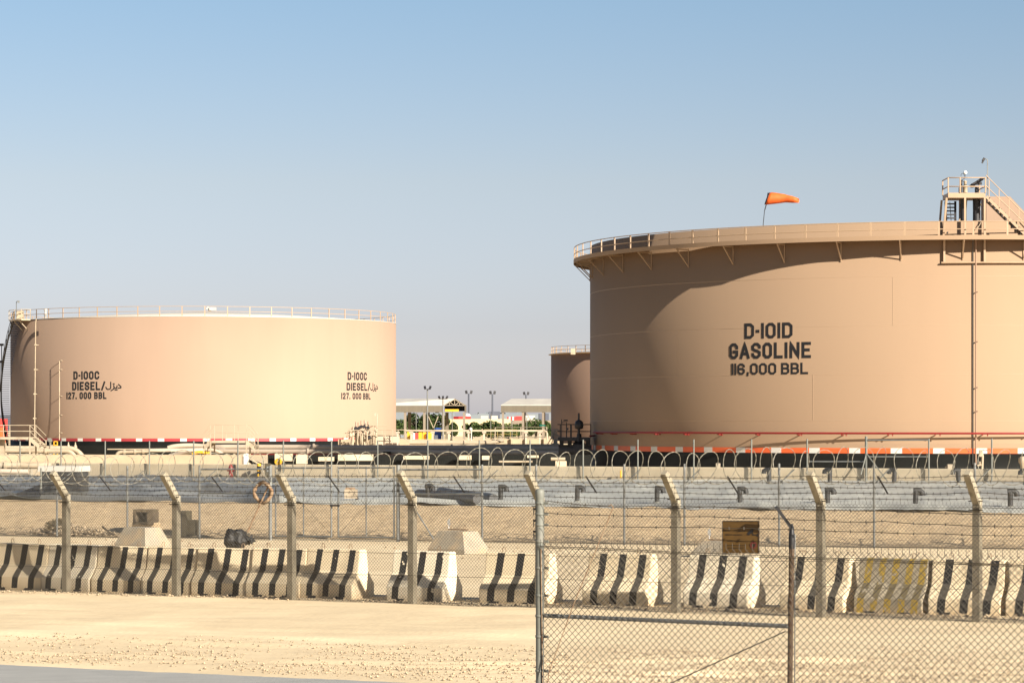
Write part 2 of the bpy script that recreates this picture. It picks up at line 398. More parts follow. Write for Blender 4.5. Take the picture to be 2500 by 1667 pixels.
# ---------------------------------------------------------------- striped jersey barriers
PROF = [(-.38, 0), (-.385, .30), (-.175, .56), (-.115, .985), (-.10, 1.0), (.10, 1.0), (.115, .985), (.175, .56), (.385, .30), (.38, 0)]
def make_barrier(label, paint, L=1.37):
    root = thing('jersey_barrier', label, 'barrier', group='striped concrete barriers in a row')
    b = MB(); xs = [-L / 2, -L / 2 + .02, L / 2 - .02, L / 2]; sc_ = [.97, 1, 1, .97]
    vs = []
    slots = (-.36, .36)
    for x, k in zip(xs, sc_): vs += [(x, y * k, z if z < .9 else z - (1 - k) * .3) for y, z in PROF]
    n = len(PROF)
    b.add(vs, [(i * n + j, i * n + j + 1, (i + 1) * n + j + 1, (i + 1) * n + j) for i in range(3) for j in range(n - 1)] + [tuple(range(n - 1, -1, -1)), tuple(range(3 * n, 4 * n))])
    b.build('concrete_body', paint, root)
    for x in slots:
        q = MB(); q.box((x, -.30, .035), (.2, .19, .07)); q.build('lifting_slot', M['black_paint'], root)
    for x in (-.36, .36):
        q = MB(); q.tube([(x - .035, 0, .98), (x - .035, 0, 1.06), (x - .02, 0, 1.10), (x + .02, 0, 1.10), (x + .035, 0, 1.06), (x + .035, 0, .98)], .007, 5); q.build('lifting_loop', M['rust'], root)
    return root
spans = [(-140, -20), (-26, 97), (99, 220), (222, 339), (343, 463), (466, 597), (599, 729), (731, 863), (943, 1080), (1169, 1327), (1421, 1575), (1667, 1827), (1905, 2061), (2084, 2254), (2264, 2439), (2454, 2640)]
blab = ['striped barrier cut off by the left edge of the picture', 'leftmost whole striped barrier in the tight row', 'off-white striped barrier standing left of the leftmost concrete post foot', 'striped barrier just right of the leftmost concrete fence post',
        'striped barrier directly below the plain wedge block', 'striped barrier standing left below the black bundle', 'striped barrier directly below the black wrapped bundle', 'last barrier of the tight row, lit end facing the first gap',
        'lone striped barrier between the first two gaps, chipped at its top left', 'striped barrier partly hidden behind the thick grey pipe post', 'striped barrier crossed by the thin leaning rod', 'worn striped barrier below the brown camera sign',
        'striped barrier behind the rusty thin fence post', 'grimy barrier with yellow stripes instead of black', 'striped barrier just right of the yellow one', 'striped barrier cut off by the right edge of the picture']
bar_a = bar_b = bar_y = None
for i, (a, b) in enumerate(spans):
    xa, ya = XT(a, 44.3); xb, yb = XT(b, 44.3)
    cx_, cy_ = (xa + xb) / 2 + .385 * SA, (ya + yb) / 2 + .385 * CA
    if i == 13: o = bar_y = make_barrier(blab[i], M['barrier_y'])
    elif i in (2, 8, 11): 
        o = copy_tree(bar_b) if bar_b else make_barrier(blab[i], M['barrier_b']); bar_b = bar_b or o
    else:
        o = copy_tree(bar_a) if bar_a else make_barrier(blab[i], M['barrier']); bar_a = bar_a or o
    o['label'] = blab[i]
    Lw = math.hypot(xb - xa, yb - ya)
    o.location = (cx_, cy_, gz(cx_, cy_) - .03)
    o.rotation_euler = (0, 0, -rad(30) + random.uniform(-.05, .05))
    o.scale = (min(1.08, max(.93, Lw / 1.37)), 1, 1)

# ---------------------------------------------------------------- fences
PITCH = .0707
def chainlink(mb, p0, p1, zb, zt, r, z0=0.0, wav=.006, knuckle=.05, pitch=PITCH):
    """woven diagonals between plan points p0 and p1; zb, zt give bottom and top height at a plan point"""
    L = math.hypot(p1[0] - p0[0], p1[1] - p0[1]); ux, uy = (p1[0] - p0[0]) / L, (p1[1] - p0[1]) / L
    nx, ny = -uy, ux
    H = max(zt(*p0) - zb(*p0), zt(*p1) - zb(*p1))
    def pt(d, h, off):
        x, y = p0[0] + ux * d, p0[1] + uy * d
        a, b = zb(x, y), zt(x, y)
        o = off + wav * 3 * noise.noise(Vector((d * .8, h * 1.2, z0)))
        dd = d + wav * noise.noise(Vector((d * 3, h * 5, 4 + z0)))
        return Vector((p0[0] + ux * dd + nx * o, p0[1] + uy * dd + ny * o, b - (H - h)))
    k = -int(H / pitch) - 1
    while k * pitch < L:
        for sg in (1, -1):
            d0 = k * pitch; pts = []
            h0, h1 = 0.0, H
            lo, hi = (d0, d0 + H)
            if hi <= 0 or lo >= L: continue
            a = max(0, -lo); b = min(H, L - lo)
            if b - a < .02: continue
            m = max(2, int((b - a) / .35) + 1)
            for i in range(m + 1):
                q = a + (b - a) * i / m
                h = q if sg > 0 else H - q
                pts.append(pt(d0 + q, h, .003 * sg))
            mb.tube(pts, r, 3, cap=False)
        k += 1
    if knuckle:
        k = 0
        while k * pitch < L:
            d = k * pitch; a = pt(d, H, 0); mb.tube([a - Vector((0, 0, .01)), a + Vector((random.uniform(-.004, .004), 0, knuckle))], r * .9, 3, cap=False); k += 1
def barbed(mb, pts, r=.006, step=.13, bl=.028):
    pts = [Vector(p) for p in pts]; mb.tube(pts, r, 4, cap=False)
    d = 0.0
    for a, b in zip(pts, pts[1:]):
        L = (b - a).length; q = step - d
        while q < L:
            c = a + (b - a) * (q / L); v = Vector((random.uniform(-.4, .4), random.uniform(-.4, .4), 1)).normalized() * bl
            mb.bar(c - v, c + v, .008, .008); q += step
        d = (d + L) % step
def sag(a, b, n=8, dip=.03, wob=.01):
    a, b = Vector(a), Vector(b); out = []
    for i in range(n + 1):
        u = i / n; p = a.lerp(b, u); p.z -= dip * 4 * u * (1 - u); p.z += wob * noise.noise(Vector((p.x * 1.3, p.y * 1.1, a.z * 5))); out.append(p)
    return out

# --- concrete-post fence in front of the barriers
FA, FB = (-9.41, 56.2), (7.86, 44.9)
fd = Vector((FB[0] - FA[0], FB[1] - FA[1], 0)).normalized(); fn = Vector((fd.y, -fd.x, 0))   # fn points to the camera side
if fn.y > 0: fn = -fn
frot = math.atan2(fd.y, fd.x)
f1 = thing('chain_link_fence', 'long chain link fence on bent concrete posts in front of the striped barriers', 'fence', (0, 50, 0))
post_px = [-100, 161.6, 430.5, 712, 1006.6, 1318, 1650, 2003.7, 2386, 2800]
posts1 = []
KZ, AZ, AO = 2.05, .44, .40
for i, px in enumerate(post_px):
    x, y = line_px(FA, FB, px); z = gz(x, y); posts1.append(Vector((x, y, z)))
    R = rotz(frot); q = MB(); kz = KZ + random.uniform(-.02, .02)
    q.box((x, y, z + kz / 2 - .1), (.135, .135, kz + .2), R, .93)
    q.build('concrete_post', M['concrete'], f1)
    a0 = Vector((x, y, z + kz - .06)); a1 = a0 + fn * AO + Vector((0, 0, AZ + .06)); q = MB()
    q.bar(a0, a1, .115, .125, up=(0, 0, 1)); q.bar(a1, a1 + (a1 - a0).normalized() * .035, .10, .11)
    arm = q.build('bent_arm', M['concrete'], f1)
    for dz in (-.02, -.17):
        q = MB(); c = Vector((x, y, z + kz + dz)) + fn * .075
        q.bar(c - fd * .13, c + fd * .13, .014, .018); q.build('tie_wire', M['wire'], f1)
p0 = line_px(FA, FB, -260); p1 = line_px(FA, FB, 2760)
off = fn * .09
q = MB(); 
zt = lambda x, y: gz0(x, y) + 1.97 + .02 * noise.noise(Vector((x * .7, y * .7, 1)))
zb = lambda x, y: gz0(x, y) + .0
chainlink(q, (p0[0] + off.x, p0[1] + off.y), (p1[0] + off.x, p1[1] + off.y), zb, zt, .0033)
q.build('mesh', M['wire'], f1)
q = MB()
for k in range(5):                                 # strands on the bent arms
    u = .06 + .22 * k
    for a, b in zip(posts1, posts1[1:]):
        e = lambda p: p + Vector((0, 0, KZ + u * AZ)) + fn * (u * AO + .07)
        barbed(q, sag(e(a), e(b), 6, random.uniform(.0, .03), .02), .0052)
q.build('barbed_wire', M['wire'], f1)
for h in (1.93, .98, .55):
    q = MB()
    for a, b in zip(posts1, posts1[1:]):
        q.tube(sag(a + fn * .1 + Vector((0, 0, h)), b + fn * .1 + Vector((0, 0, h)), 6, .012), .0045 if h > 1 else .004, 4, cap=False)
    q.build('line_wire', M['wire'], f1)
for px in (20, 278, 550, 835, 1139, 1461, 1805, 2170):   # dark spacer bars midway between the arms
    x, y = line_px(FA, FB, px); z = gz0(x, y) + KZ
    b0 = Vector((x, y, z + .10)) + fn * .16; q = MB(); q.bar(b0 + fd * .06, b0 + fn * .28 + Vector((0, 0, .31)) , .03, .012); q.build('spacer_bar', M['black_paint'], f1)

# --- near fence on the right
TN = 23.7
f2 = thing('chain_link_fence', 'near chain link fence with a thick grey end post and a rusty thin post', 'fence', (*XT(1318, TN), 0))
nx_, ny_ = XT(1318, TN); ng = gz0(nx_, ny_)
end = Vector((nx_, ny_, ng)); q = MB()
q.tube([end - Vector((0, 0, .3)), Vector((nx_, ny_, 2.76))], .041, 20); q.build('end_post', M['galv_light'], f2)
q = MB(); q.lathe([(.0, .05), (.03, .045), (.046, .03), (.048, 0), (.044, -.05), (.041, -.06)], 20, (nx_, ny_, 2.76)); q.build('post_cap', M['galv_light'], f2)
nd = W(1, 0); nfn = W(0, -1)
for zz in (2.66, 2.55, 2.44, 2.27, 2.0, 1.72, 1.51, 1.3, .95):
    q = MB(); q.lathe([(.043, -.014), (.047, -.012), (.047, .012), (.043, .014)], 16, (nx_, ny_, zz)); c = Vector((nx_, ny_, zz)); q.bar(c + nd * .04, c + nd * .10, .012, .028); q.build('clamp_band', M['galv_light'], f2)
for zz in (2.60, 2.48, 2.37):
    q = MB(); c = Vector((nx_, ny_, zz)); q.bar(c - nd * .04, c - nd * .075, .02, .02); q.bar(c - nd * .07, c - nd * .072 - Vector((0, 0, .06)), .014, .01); q.build('wire_hook', M['black_paint'], f2)
q = MB(); c = Vector((nx_, ny_, 2.1)) + nd * .045 + nfn * .03; q.bar(c + Vector((-.012, 0, .10)), c + Vector((.012, 0, -1.9)), .022, .008); q.build('tension_bar', M['rust'], f2)
tx, ty = XT(1930, TN); tg = gz0(tx, ty)
q = MB(); q.tube([(tx - .02, ty, tg - .3), (tx + .012, ty, 2.37)], .026, 14); q.build('line_post', M['rust_dark'], f2)
q = MB(); c = Vector((tx + .012, ty, 2.36)); q.lathe([(.027, -.10), (.031, -.08), (.031, .02), (.022, .10), (.012, .14), (0, .145)], 14, c); 
tip = PT(1907, 1236, TN) + nfn * .12; q.bar(c + Vector((0, 0, .1)), tip, .030, .03, up=(0, 1, 0)); q.build('barb_arm', M['black_paint'], f2)
q = MB(); q.bar(Vector((tx + .045, ty, 2.4)), Vector((tx + .035, ty, .2)), .010, .010); q.build('brace_wire', M['galv'], f2)
# a further post beyond the right edge carries the fence on
wx, wy = XT(2640, TN); q = MB(); q.tube([(wx, wy, gz0(wx, wy) - .3), (wx, wy, 2.37)], .026, 14); q.build('line_post', M['rust_dark'], f2)
q = MB(); r0 = Vector((nx_, ny_, 1.515)) + nd * .05; r1 = Vector((tx - .02, ty, 1.512)); pts = [r0.lerp(r1, i / 60) for i in range(61)]
q.tube(pts, .021, 10); 
for i in range(46):                                # lacing wire wound round the rail
    c = r0.lerp(r1, (i + .5) / 46); u = Vector((0, 0, 1)); w_ = nfn
    q.tube([c + (u * math.cos(a) + w_ * math.sin(a)) * .024 + nd * (.012 * a / PI) for a in (0, 1, 2, 3, 4.2, 5.2, 6.28)], .004, 3, cap=False)
q.build('rail', M['galv'], f2)
q = MB(); q.tube([r1 + Vector((-.03, 0, -.05)), PT(1620, 1667, TN) + Vector((-.6, 0, -.3))], .006, 5); q.build('brace_rod', M['wire'], f2)
q = MB(); e0 = Vector((nx_, ny_)) + Vector((nd.x, nd.y)) * .07; e1 = XT(2760, TN)
o_ = nfn * .045
chainlink(q, (e0.x + o_.x, e0.y + o_.y), (e1[0] + o_.x, e1[1] + o_.y), lambda x, y: .18, lambda x, y: 2.25 + .012 * noise.noise(Vector((x * 2, y * 2, 0))), .0033, z0=3, wav=.008, knuckle=.055)
q.build('mesh', M['wire'], f2)
for zz in (2.185, 2.17):
    q = MB(); q.tube(sag(Vector((nx_, ny_, 2.23 + zz - 2.185)) + o_ * 1.2, Vector((e1[0], e1[1], zz - .02)) + o_ * 1.2, 30, .01, .012), .0038, 4, cap=False); q.build('tension_wire', M['wire'], f2)
for rows in (((1335, 1221), (1560, 1240), (1740, 1236), (1925, 1239), (2170, 1246), (2500, 1255), (2760, 1262)), ((1335, 1250), (1480, 1256), (1735, 1260), (1920, 1265), (2010, 1268), (2090, 1273), (2160, 1271), (2300, 1279), (2500, 1284), (2760, 1290)), ((1335, 1281), (1480, 1284), (1735, 1285), (1840, 1288), (1925, 1290), (2140, 1297), (2300, 1302), (2500, 1306), (2760, 1314))):
    pts = [PT(a, b, TN) + nfn * .06 for a, b in rows]; fine = []
    for a, b in zip(pts, pts[1:]): fine += sag(a, b, 5, .008, .004)[:-1]
    fine.append(pts[-1]); q = MB(); barbed(q, fine, .0034, .16, .014); q.build('barbed_wire', M['wire'], f2)

# rod leaning through the near fence
rp = [PT(1333, 1667, 23.6) + Vector((0, 0, -.9)), PT(1340, 1640, 23.6), PT(1402, 1470, 23.58), PT(1470, 1305, 23.56), PT(1493, 1248, 23.56), PT(1497, 1238, 23.56), PT(1492, 1231, 23.56), PT(1486, 1236, 23.56)]
rp[0] = Vector((rp[1].x - .09, rp[1].y, gz0(rp[1].x, rp[1].y) - .02))
mb = MB(); mb.tube(rp, .0055, 6)
tag(mb.build('leaning_rod', M['rust'], loc=tuple(rp[0])), 'thin rusty hooked rod leaning against the near fence', 'rod')

# brown camera sign behind the near fence mesh
sg = thing('warning_sign', 'brown rectangular sign with black camera symbol on the near fence', 'sign', tuple(PT(1808, 1350, TN + .03)))
def SP(px, py, d=0.0): return PT(px, py, TN + .03 - d)
q = MB(); a, b, c, d = SP(1763, 1350), SP(1854, 1350), SP(1854, 1271.5), SP(1763, 1271.5); bk = W(0, .004)
q.add([a, b, c, d, a + bk, b + bk, c + bk, d + bk], [(0, 1, 2, 3), (7, 6, 5, 4), (0, 4, 5, 1), (1, 5, 6, 2), (2, 6, 7, 3), (3, 7, 4, 0)])
q.build('panel', M['brown'], sg)
q = MB()
for (x0, y0), (x1, y1), w_ in (((1763.6, 1271.5), (1853.4, 1271.5), 1.6), ((1763.6, 1349.6), (1853.4, 1349.6), 1.6), ((1763.8, 1272), (1763.8, 1349), 1.6), ((1853.2, 1272), (1853.2, 1349), 1.6)):
    q.bar(SP(x0, y0, .003), SP(x1, y1, .003), w_ * 24 / F, .003, up=(0, 1, 0))
q.build('border', M['sign_dark'], sg)
def sign_plate(poly, m, name, d=.004):
    q = MB(); q.prism(poly, lambda x, y: SP(x, y, d), lambda x, y: SP(x, y, 0)); q.build(name, m, sg)
sign_plate([(1824, 1301), (1833.5, 1292), (1837.5, 1290), (1839.5, 1296), (1829, 1306), (1825, 1304.5)], M['black_paint'], 'camera_symbol')
sign_plate([(1835, 1299), (1837, 1298), (1839.5, 1304), (1848, 1304.5), (1848, 1302.5), (1850, 1302.5), (1850, 1309), (1848, 1309), (1848, 1306.3), (1838.5, 1306)], M['black_paint'], 'bracket_symbol')
for (xa, xb, y, h) in ((1766, 1783, 1294.6, 3), (1791, 1798, 1294, 2.2), (1803, 1819, 1295.5, 3), (1771, 1788, 1304.6, 2.6), (1790, 1812, 1304.8, 2.6), (1776, 1790, 1320, 1.7), (1792, 1812, 1320.4, 1.7), (1775, 1820, 1330, 1.6), (1778, 1815, 1337.5, 1.6)):
    q = MB(); x = xa
    while x < xb:
        w_ = random.uniform(1.2, 3.4); hh = h * random.uniform(.55, 1)
        q.prism([(x, y + hh / 2), (min(xb, x + w_), y + hh / 2), (min(xb, x + w_), y - hh / 2), (x, y - hh / 2)], lambda u, v: SP(u, v, .003), lambda u, v: SP(u, v, 0)); x += w_ + random.uniform(.4, 1.0)
    q.build('lettering', M['sign_dark'], sg)
sign_plate([(1839.5 + 8.5 * math.cos(a), 1330 + 8.5 * math.sin(a)) for a in [2 * PI * i / 20 for i in range(20)]], M['sign_red'], 'round_emblem')
sign_plate([(1835, 1327), (1845, 1327), (1843, 1332), (1840, 1336), (1837, 1332)], M['sign_dark'], 'emblem_mark', .006)

# --- second fence with razor coil and gate at the foot of the sand bank
T2 = 65.6
g2 = lambda x, y: gz0(x, y)
f3 = thing('chain_link_fence', 'steel post chain link fence topped by a razor coil at the sand bank foot', 'fence', (0, 76, 0))
def F2(px, h, dt=0.0):
    x, y = XT(px, T2 + dt); return Vector((x, y, g2(x, y) + h))
p2 = [-330, -80, 139, 311, 487, 660, 972, 1177, 1309, 1524, 1671, 1902, 2134, 2380, 2640, 2900]
for px in p2:
    q = MB(); top = 2.24 if px != 139 else 1.62
    q.tube([F2(px, -.2), F2(px, top)], .032 if px not in (660, 972) else .055, 10)
    q.build('steel_post', M['galv'], f3)
    if px in (660, 972): continue
    q = MB(); a = F2(px, 1.68); v = W(.2, .55, .40); q.bar(a, a + v, .05, .012); q.build('outrigger_arm', M['galv_light'], f3)
for (a, b, h, r) in ((487, 660, 2.13, .028), (487, 660, 1.40, .022), (972, 1177, 2.10, .028), (972, 1177, 1.40, .022)):
    q = MB(); q.tube([F2(a, h), F2(b, h)], r, 8); q.build('rail', M['galv'], f3)
for (a, b) in ((-330, 660), (972, 2900)):
    q = MB(); xa, ya = XT(a, T2 - .05); xb, yb = XT(b, T2 - .05)
    chainlink(q, (xa, ya), (xb, yb), lambda x, y: g2(x, y) + .03, lambda x, y: g2(x, y) + 2.08, .0022, z0=5, wav=.004, knuckle=.05); q.build('mesh', M['wire_light'], f3)
    q = MB(); q.tube([F2(a, .05, -.06), F2((a + b) / 2, .03, -.06), F2(b, .05, -.06)], .012, 5); q.build('bottom_wire', M['wire'], f3)
q = MB(); pts, rr = [], []; 
xa, ya = XT(-330, T2); xb, yb = XT(2900, T2); L = math.hypot(xb - xa, yb - ya); u = Vector((xb - xa, yb - ya, 0)) / L; nrm = W(0, 1)
turns = L / .56; n = int(turns * 36)
for i in range(n):
    d = L * i / n; a = 2 * PI * turns * i / n; r = .46 + .11 * noise.noise(Vector((d * .9, 0, 0)))
    px_, py_ = xa + u.x * d, ya + u.y * d
    lean = .05 * math.sin(a) + .10 * noise.noise(Vector((d * .6, 3, 0)))
    c = Vector((px_, py_, g2(px_, py_) + 2.16 + .12 * noise.noise(Vector((d * .35, 8, 0)))))
    pts.append(c + Vector((0, 0, r * math.sin(a))) + nrm * (r * math.cos(a)) + u * (lean + .16 * math.cos(a) * (1.0 + .7 * math.sin(a * .5 + d * .3)))); rr.append(.015 if i % 2 else .007)
q.tube(pts, rr, 4, cap=False); q.build('razor_coil', M['razor'], f3)

gt = thing('double_gate', 'double leaf chain link gate in the fence below the left tank', 'gate', tuple(F2(818, 0)))
for nm, a, b in (('left', 673, 809), ('right', 826, 962)):
    q = MB(); m_ = (a + b) / 2
    for px in (a, m_, b): q.tube([F2(px, .1), F2(px, 2.2)], .026 if px != m_ else .02, 8)
    for h in (.12, 2.16): q.tube([F2(a, h), F2(b, h)], .026, 8)
    leaf = q.build('gate_leaf', M['galv'], gt)
    q = MB(); xa, ya = XT(a, T2 - .03); xb, yb = XT(b, T2 - .03)
    chainlink(q, (xa, ya), (xb, yb), lambda x, y: g2(x, y) + .12, lambda x, y: g2(x, y) + 2.0, .0022, z0=9, wav=.003, knuckle=.04); q.build('mesh', M['wire_light'], leaf)
    q = MB(); q.tube([F2(a, .2, -.03), F2(b, 1.9, -.03)], .005, 4); q.tube([F2(a, 1.9, -.03), F2(b, .2, -.03)], .005, 4); q.build('brace_wire', M['wire'], leaf)
q = MB(); q.bar(F2(806, 1.05, -.04), F2(829, 1.05, -.04), .04, .05); q.build('latch', M['steel_dark'], gt)
# rusty ring on the gate post and the brace beside it
mb = MB(); c = F2(642, 1.43, -.12); e = W(1, 0); k = [c + e * (.29 * math.cos(a)) + Vector((0, 0, .31 * math.sin(a))) + W(0, 1) * (.05 * math.cos(3 * a)) for a in [2 * PI * i / 28 for i in range(28)]]
mb.tube(k, [.055 + .012 * math.sin(i * 2.1) for i in range(28)], 8, closed=True)
tag(mb.build('hose_ring', M['rust'], loc=tuple(c)), 'rusty orange ring of hose hung on the left gate post', 'hose ring')
q = MB(); q.tube([F2(660, 1.75, -.02), F2(604, .25, -.4), ], .025, 8); q.build('post_brace', M['rust'], f3)
q = MB(); q.tube([F2(972, 1.75, -.02), F2(1062, .05, -.5)], .02, 8); q.build('post_brace', M['galv'], f3)

# things lying between the barriers and that fence
def mound(name, c, R3, m, seed, amp=.25, nseg=18):
    mb = MB(); vs = []; rings = nseg
    for i in range(rings + 1):
        th = PI * i / rings
        for j in range(nseg):
            a = 2 * PI * j / nseg; d = Vector((math.sin(th) * math.cos(a), math.sin(th) * math.sin(a), math.cos(th)))
            k = 1 + amp * noise.fractal(d * 1.8 + Vector((seed, 0, 0)), .7, 2, 4) - amp * .4 * math.exp(-abs(noise.noise(d * 4.2 + Vector((0, seed, 0)))) * 7)
            k2 = 1 / max(abs(d.x) ** 3 + abs(d.y) ** 3 + abs(d.z) ** 3, .2) ** (1 / 3) * .8
            vs.append((c[0] + d.x * R3[0] * k * k2, c[1] + d.y * R3[1] * k * k2, c[2] + d.z * R3[2] * k * k2))
    mb.add(vs, [(i * nseg + j, i * nseg + (j + 1) % nseg, (i + 1) * nseg + (j + 1) % nseg, (i + 1) * nseg + j)[::-1] for i in range(rings) for j in range(nseg)], True)
    return mb
x, y = XT(575, 59.5); z = gz(x, y)
bd = thing('wrapped_bundle', 'black plastic wrapped bundle on the ground by the gate', 'bundle', (x, y, z))
mound('wrap', (x, y, z + .33), (.37, .36, .34), M['plastic'], 2.0, .20, 44).build('wrap', M['plastic'], bd)
mound('loose_end', (x + .36, y + .12, z + .30), (.17, .13, .12), M['plastic'], 5.0, .9, 24).build('loose_end', M['plastic'], bd)
def wedge(px, t, L, Wd, h, label, yaw=-30, tag_rod=False):
    x, y = XT(px, t); z = gz(x, y); o = thing('wedge_block', label, 'concrete block', (x, y, z), 'low concrete wedge blocks before the fence')
    R = rotz(rad(yaw)); q = MB(); vs = []
    for zz, lx, ly in ((0, L, Wd), (.14, L, Wd), (h, L * .66, Wd * .62)):
        for sx, sy in ((-1, -1), (1, -1), (1, 1), (-1, 1)):
            vs.append(Vector((x, y, z + zz - .02)) + R @ Vector((sx * lx / 2, sy * ly / 2, 0)))
    fs = [(3, 2, 1, 0), (8, 9, 10, 11)] + [(k * 4 + i, k * 4 + (i + 1) % 4, k * 4 + 4 + (i + 1) % 4, k * 4 + 4 + i) for k in range(2) for i in range(4)]
    q.add(vs, fs); q.build('concrete_body', M['block'], o)
    if tag_rod:
        q = MB(); a = Vector((x, y, z + h + .02)); d = R @ Vector((1, 0, 0)); q.bar(a - d * .33, a + d * .33, .035, .03); q.build('steel_rod', M['rust'], o)
        for k in (-.26, .24):
            q = MB(); c = a + d * k; q.tube([c - d * .03, c - d * .03 + Vector((0, 0, .10)), c + Vector((0, 0, .13)), c + d * .03 + Vector((0, 0, .10)), c + d * .03], .007, 5); q.build('lifting_loop', M['rust'], o)
        q = MB(); c = a - d * .31; q.bar(c, c + Vector((0, 0, .12)), .03, .02); q.prism([(-.05, .12), (.05, .10), (.04, .24), (.0, .29), (-.05, .22)], lambda u, v: c + d * u + Vector((0, -.02, v)), lambda u, v: c + d * u + Vector((0, .02, v))); q.build('marker_tag', M['white_paint'], o)
    return o
wedge(348, 60.5, 1.25, 1.0, .62, 'plain concrete wedge block left of the black bundle', yaw=-38)
wedge(1118, 60.5, 1.25, 1.0, .60, 'concrete wedge block with a rusty rod and white tag on top', yaw=-38, tag_rod=True)
wedge(1757, 60.5, 1.1, .9, .40, 'concrete wedge block half hidden behind the brown sign', yaw=-38, tag_rod=True)
# timber framed culvert, stepped box and rubble at the toe of the bank
def toe(px, t):
    x, y = XT(px, t); return Vector((x, y, gz0(x, y)))
p = toe(356, 67.1); o = thing('culvert_frame', 'square weathered timber frame round a dark hole in the sand bank', 'culvert', tuple(p))
q = MB(); R = rotz(rad(-14)); zc = .60
for d, s_ in (((0, 0, .20), (.66, .5, .08)), ((0, 0, -.20), (.66, .5, .08)), ((-.29, 0, 0), (.09, .5, .32)), ((.24, 0, 0), (.20, .5, .32))): q.box(p + Vector((0, 0, zc)) + R @ Vector(d), s_, R)
q.build('timber_frame', M['timber'], o); q = MB(); q.box(p + Vector((-.02, .2, zc)), (.46, .1, .32), R); q.build('dark_back', M['black_paint'], o)
q = MB(); q.box(p + Vector((0, .1, .2)), (.75, .5, .44), R); q.build('footing', M['berm'], o)
p = toe(461, 66.9); o = thing('stepped_cabinet', 'dark olive stepped box standing in the sand bank beside the culvert', 'box', tuple(p))
q = MB(); R = rotz(rad(-20)); q.box(p + Vector((-.13, .0, .40)), (.30, .4, .82), R); q.build('tall_part', M['olive'], o)
q = MB(); q.box(p + R @ Vector((.16, 0, .26)), (.30, .4, .54), R); q.build('low_part', M['olive'], o)
q = MB(); q.box(p + Vector((-.17, -.0, .40)) + R @ Vector((0, -.2, 0)), (.09, .03, .66), R); q.build('dark_slot', M['black_paint'], o)
mb = MB()
for i in range(420):
    px = random.triangular(30, 330, 150); t = random.gauss(66.7, .45); x, y = XT(px, t); h = max(0, .30 * math.exp(-((px - 160) / 90) ** 2)) * random.random()
    stone(mb, (x, y, gz0(x, y) + .03 + h), random.uniform(.02, .085))
tag(mb.build('rubble', M['stone']), 'heap of broken rubble at the left foot of the sand bank', 'rubble', kind='stuff')
p = toe(142, 66.6); mb = MB()
for i in range(420):
    a = random.uniform(0, 2 * PI); e = random.uniform(.1, 1.4); r = random.uniform(.1, .42); d = Vector((math.cos(a) * math.cos(e) * 1.3, math.sin(a) * math.cos(e), math.sin(e)))
    b0 = p + d * r * .6 + Vector((0, 0, .15)); mb.bar(b0, b0 + d * .16 + Vector((random.uniform(-.06, .06), 0, random.uniform(-.04, .06))), .012, .02)
mb.bar(p, p + Vector((0, 0, .3)), .04)
tag(mb.build('dry_bush', M['dry'], loc=tuple(p)), 'small dry brown bush on the rubble heap', 'bush')
mb = MB(); mb.tube([toe(250, 66.6) + Vector((0, 0, .30)), toe(268, 66.4) + Vector((0, 0, .12)), toe(285, 66.2) + Vector((0, 0, .03))], .03, 6)
tag(mb.build('driftwood', M['timber'], loc=tuple(toe(268, 66.4))), 'dark stick lying on the bank left of the wedge block', 'stick')
# ---------------------------------------------------------------- on the plastic sheet
def sheet_pt(px, v):
    x1, y1 = XT(px, 71.6); x2, y2 = line_px(BW0, BW1, px); s1, _ = ST(x1, y1)
    return Vector((x1 + (x2 - x1) * v, y1 + (y2 - y1) * v, crest_z(s1) + (wallbase_z(x2) - crest_z(s1)) * v))
def make_vent(label):
    o = thing('vent_pipe', label, 'vent pipe', group='black gooseneck vent pipes on the plastic sheet')
    q = MB(); q.tube([(0, 0, -.3), (0, 0, .46), (.01, 0, .50)], .078, 10); q.build('riser', M['plastic'], o)
    q = MB(); q.tube([(-.07, 0, .48), (.12, 0, .49), (.18, 0, .45), (.185, 0, .34)], [.08, .078, .078, .085], 10); q.build('gooseneck', M['plastic'], o)
    q = MB(); q.lathe([(.12, -.02), (.11, .05), (.07, .08), (.06, .10)], 12); q.build('boot', M['tarp_grey'], o)
    return o
vent = make_vent('')
fr = [1045, 1222, 1409, 1604, 1807, 2021, 2235, 2467]
vl = ['gooseneck vent standing between the rolled liners at the sheet edge', 'front row gooseneck vent just left of the thick grey pipe post', 'front row gooseneck vent just right of the thick grey pipe post', 'front row gooseneck vent above the leaning rod, left of a concrete arm', 'front row gooseneck vent directly above the brown sign', 'front row gooseneck vent partly behind a concrete arm near the thin post',
      'front row gooseneck vent halfway between the two right concrete posts', 'front row gooseneck vent nearest the right edge']
for i, px in enumerate(fr):
    o = vent if i == 0 else copy_tree(vent); o['label'] = vl[i]; o.location = sheet_pt(px, .035) - Vector((0, 0, .02)); o.rotation_euler = (random.uniform(-.03, .03), random.uniform(-.03, .03), random.uniform(-.4, .1))
bk = [1878, 2026, 2183, 2340, 2505]
vl = ['back row gooseneck vent left of a thin fence post, above the sign', 'back row gooseneck vent beside the second concrete arm from the right', 'back row gooseneck vent in front of the steel wall gate', 'back row gooseneck vent left of the rightmost concrete arm', 'back row gooseneck vent at the right edge']
for i, px in enumerate(bk):
    o = copy_tree(vent); o['label'] = vl[i]; o.location = sheet_pt(px, .84) + Vector((0, 0, .04)); o.rotation_euler = (0, random.uniform(-.05, .05), PI + random.uniform(-.4, .4)); o.scale = (1.15, 1.15, 1.1)
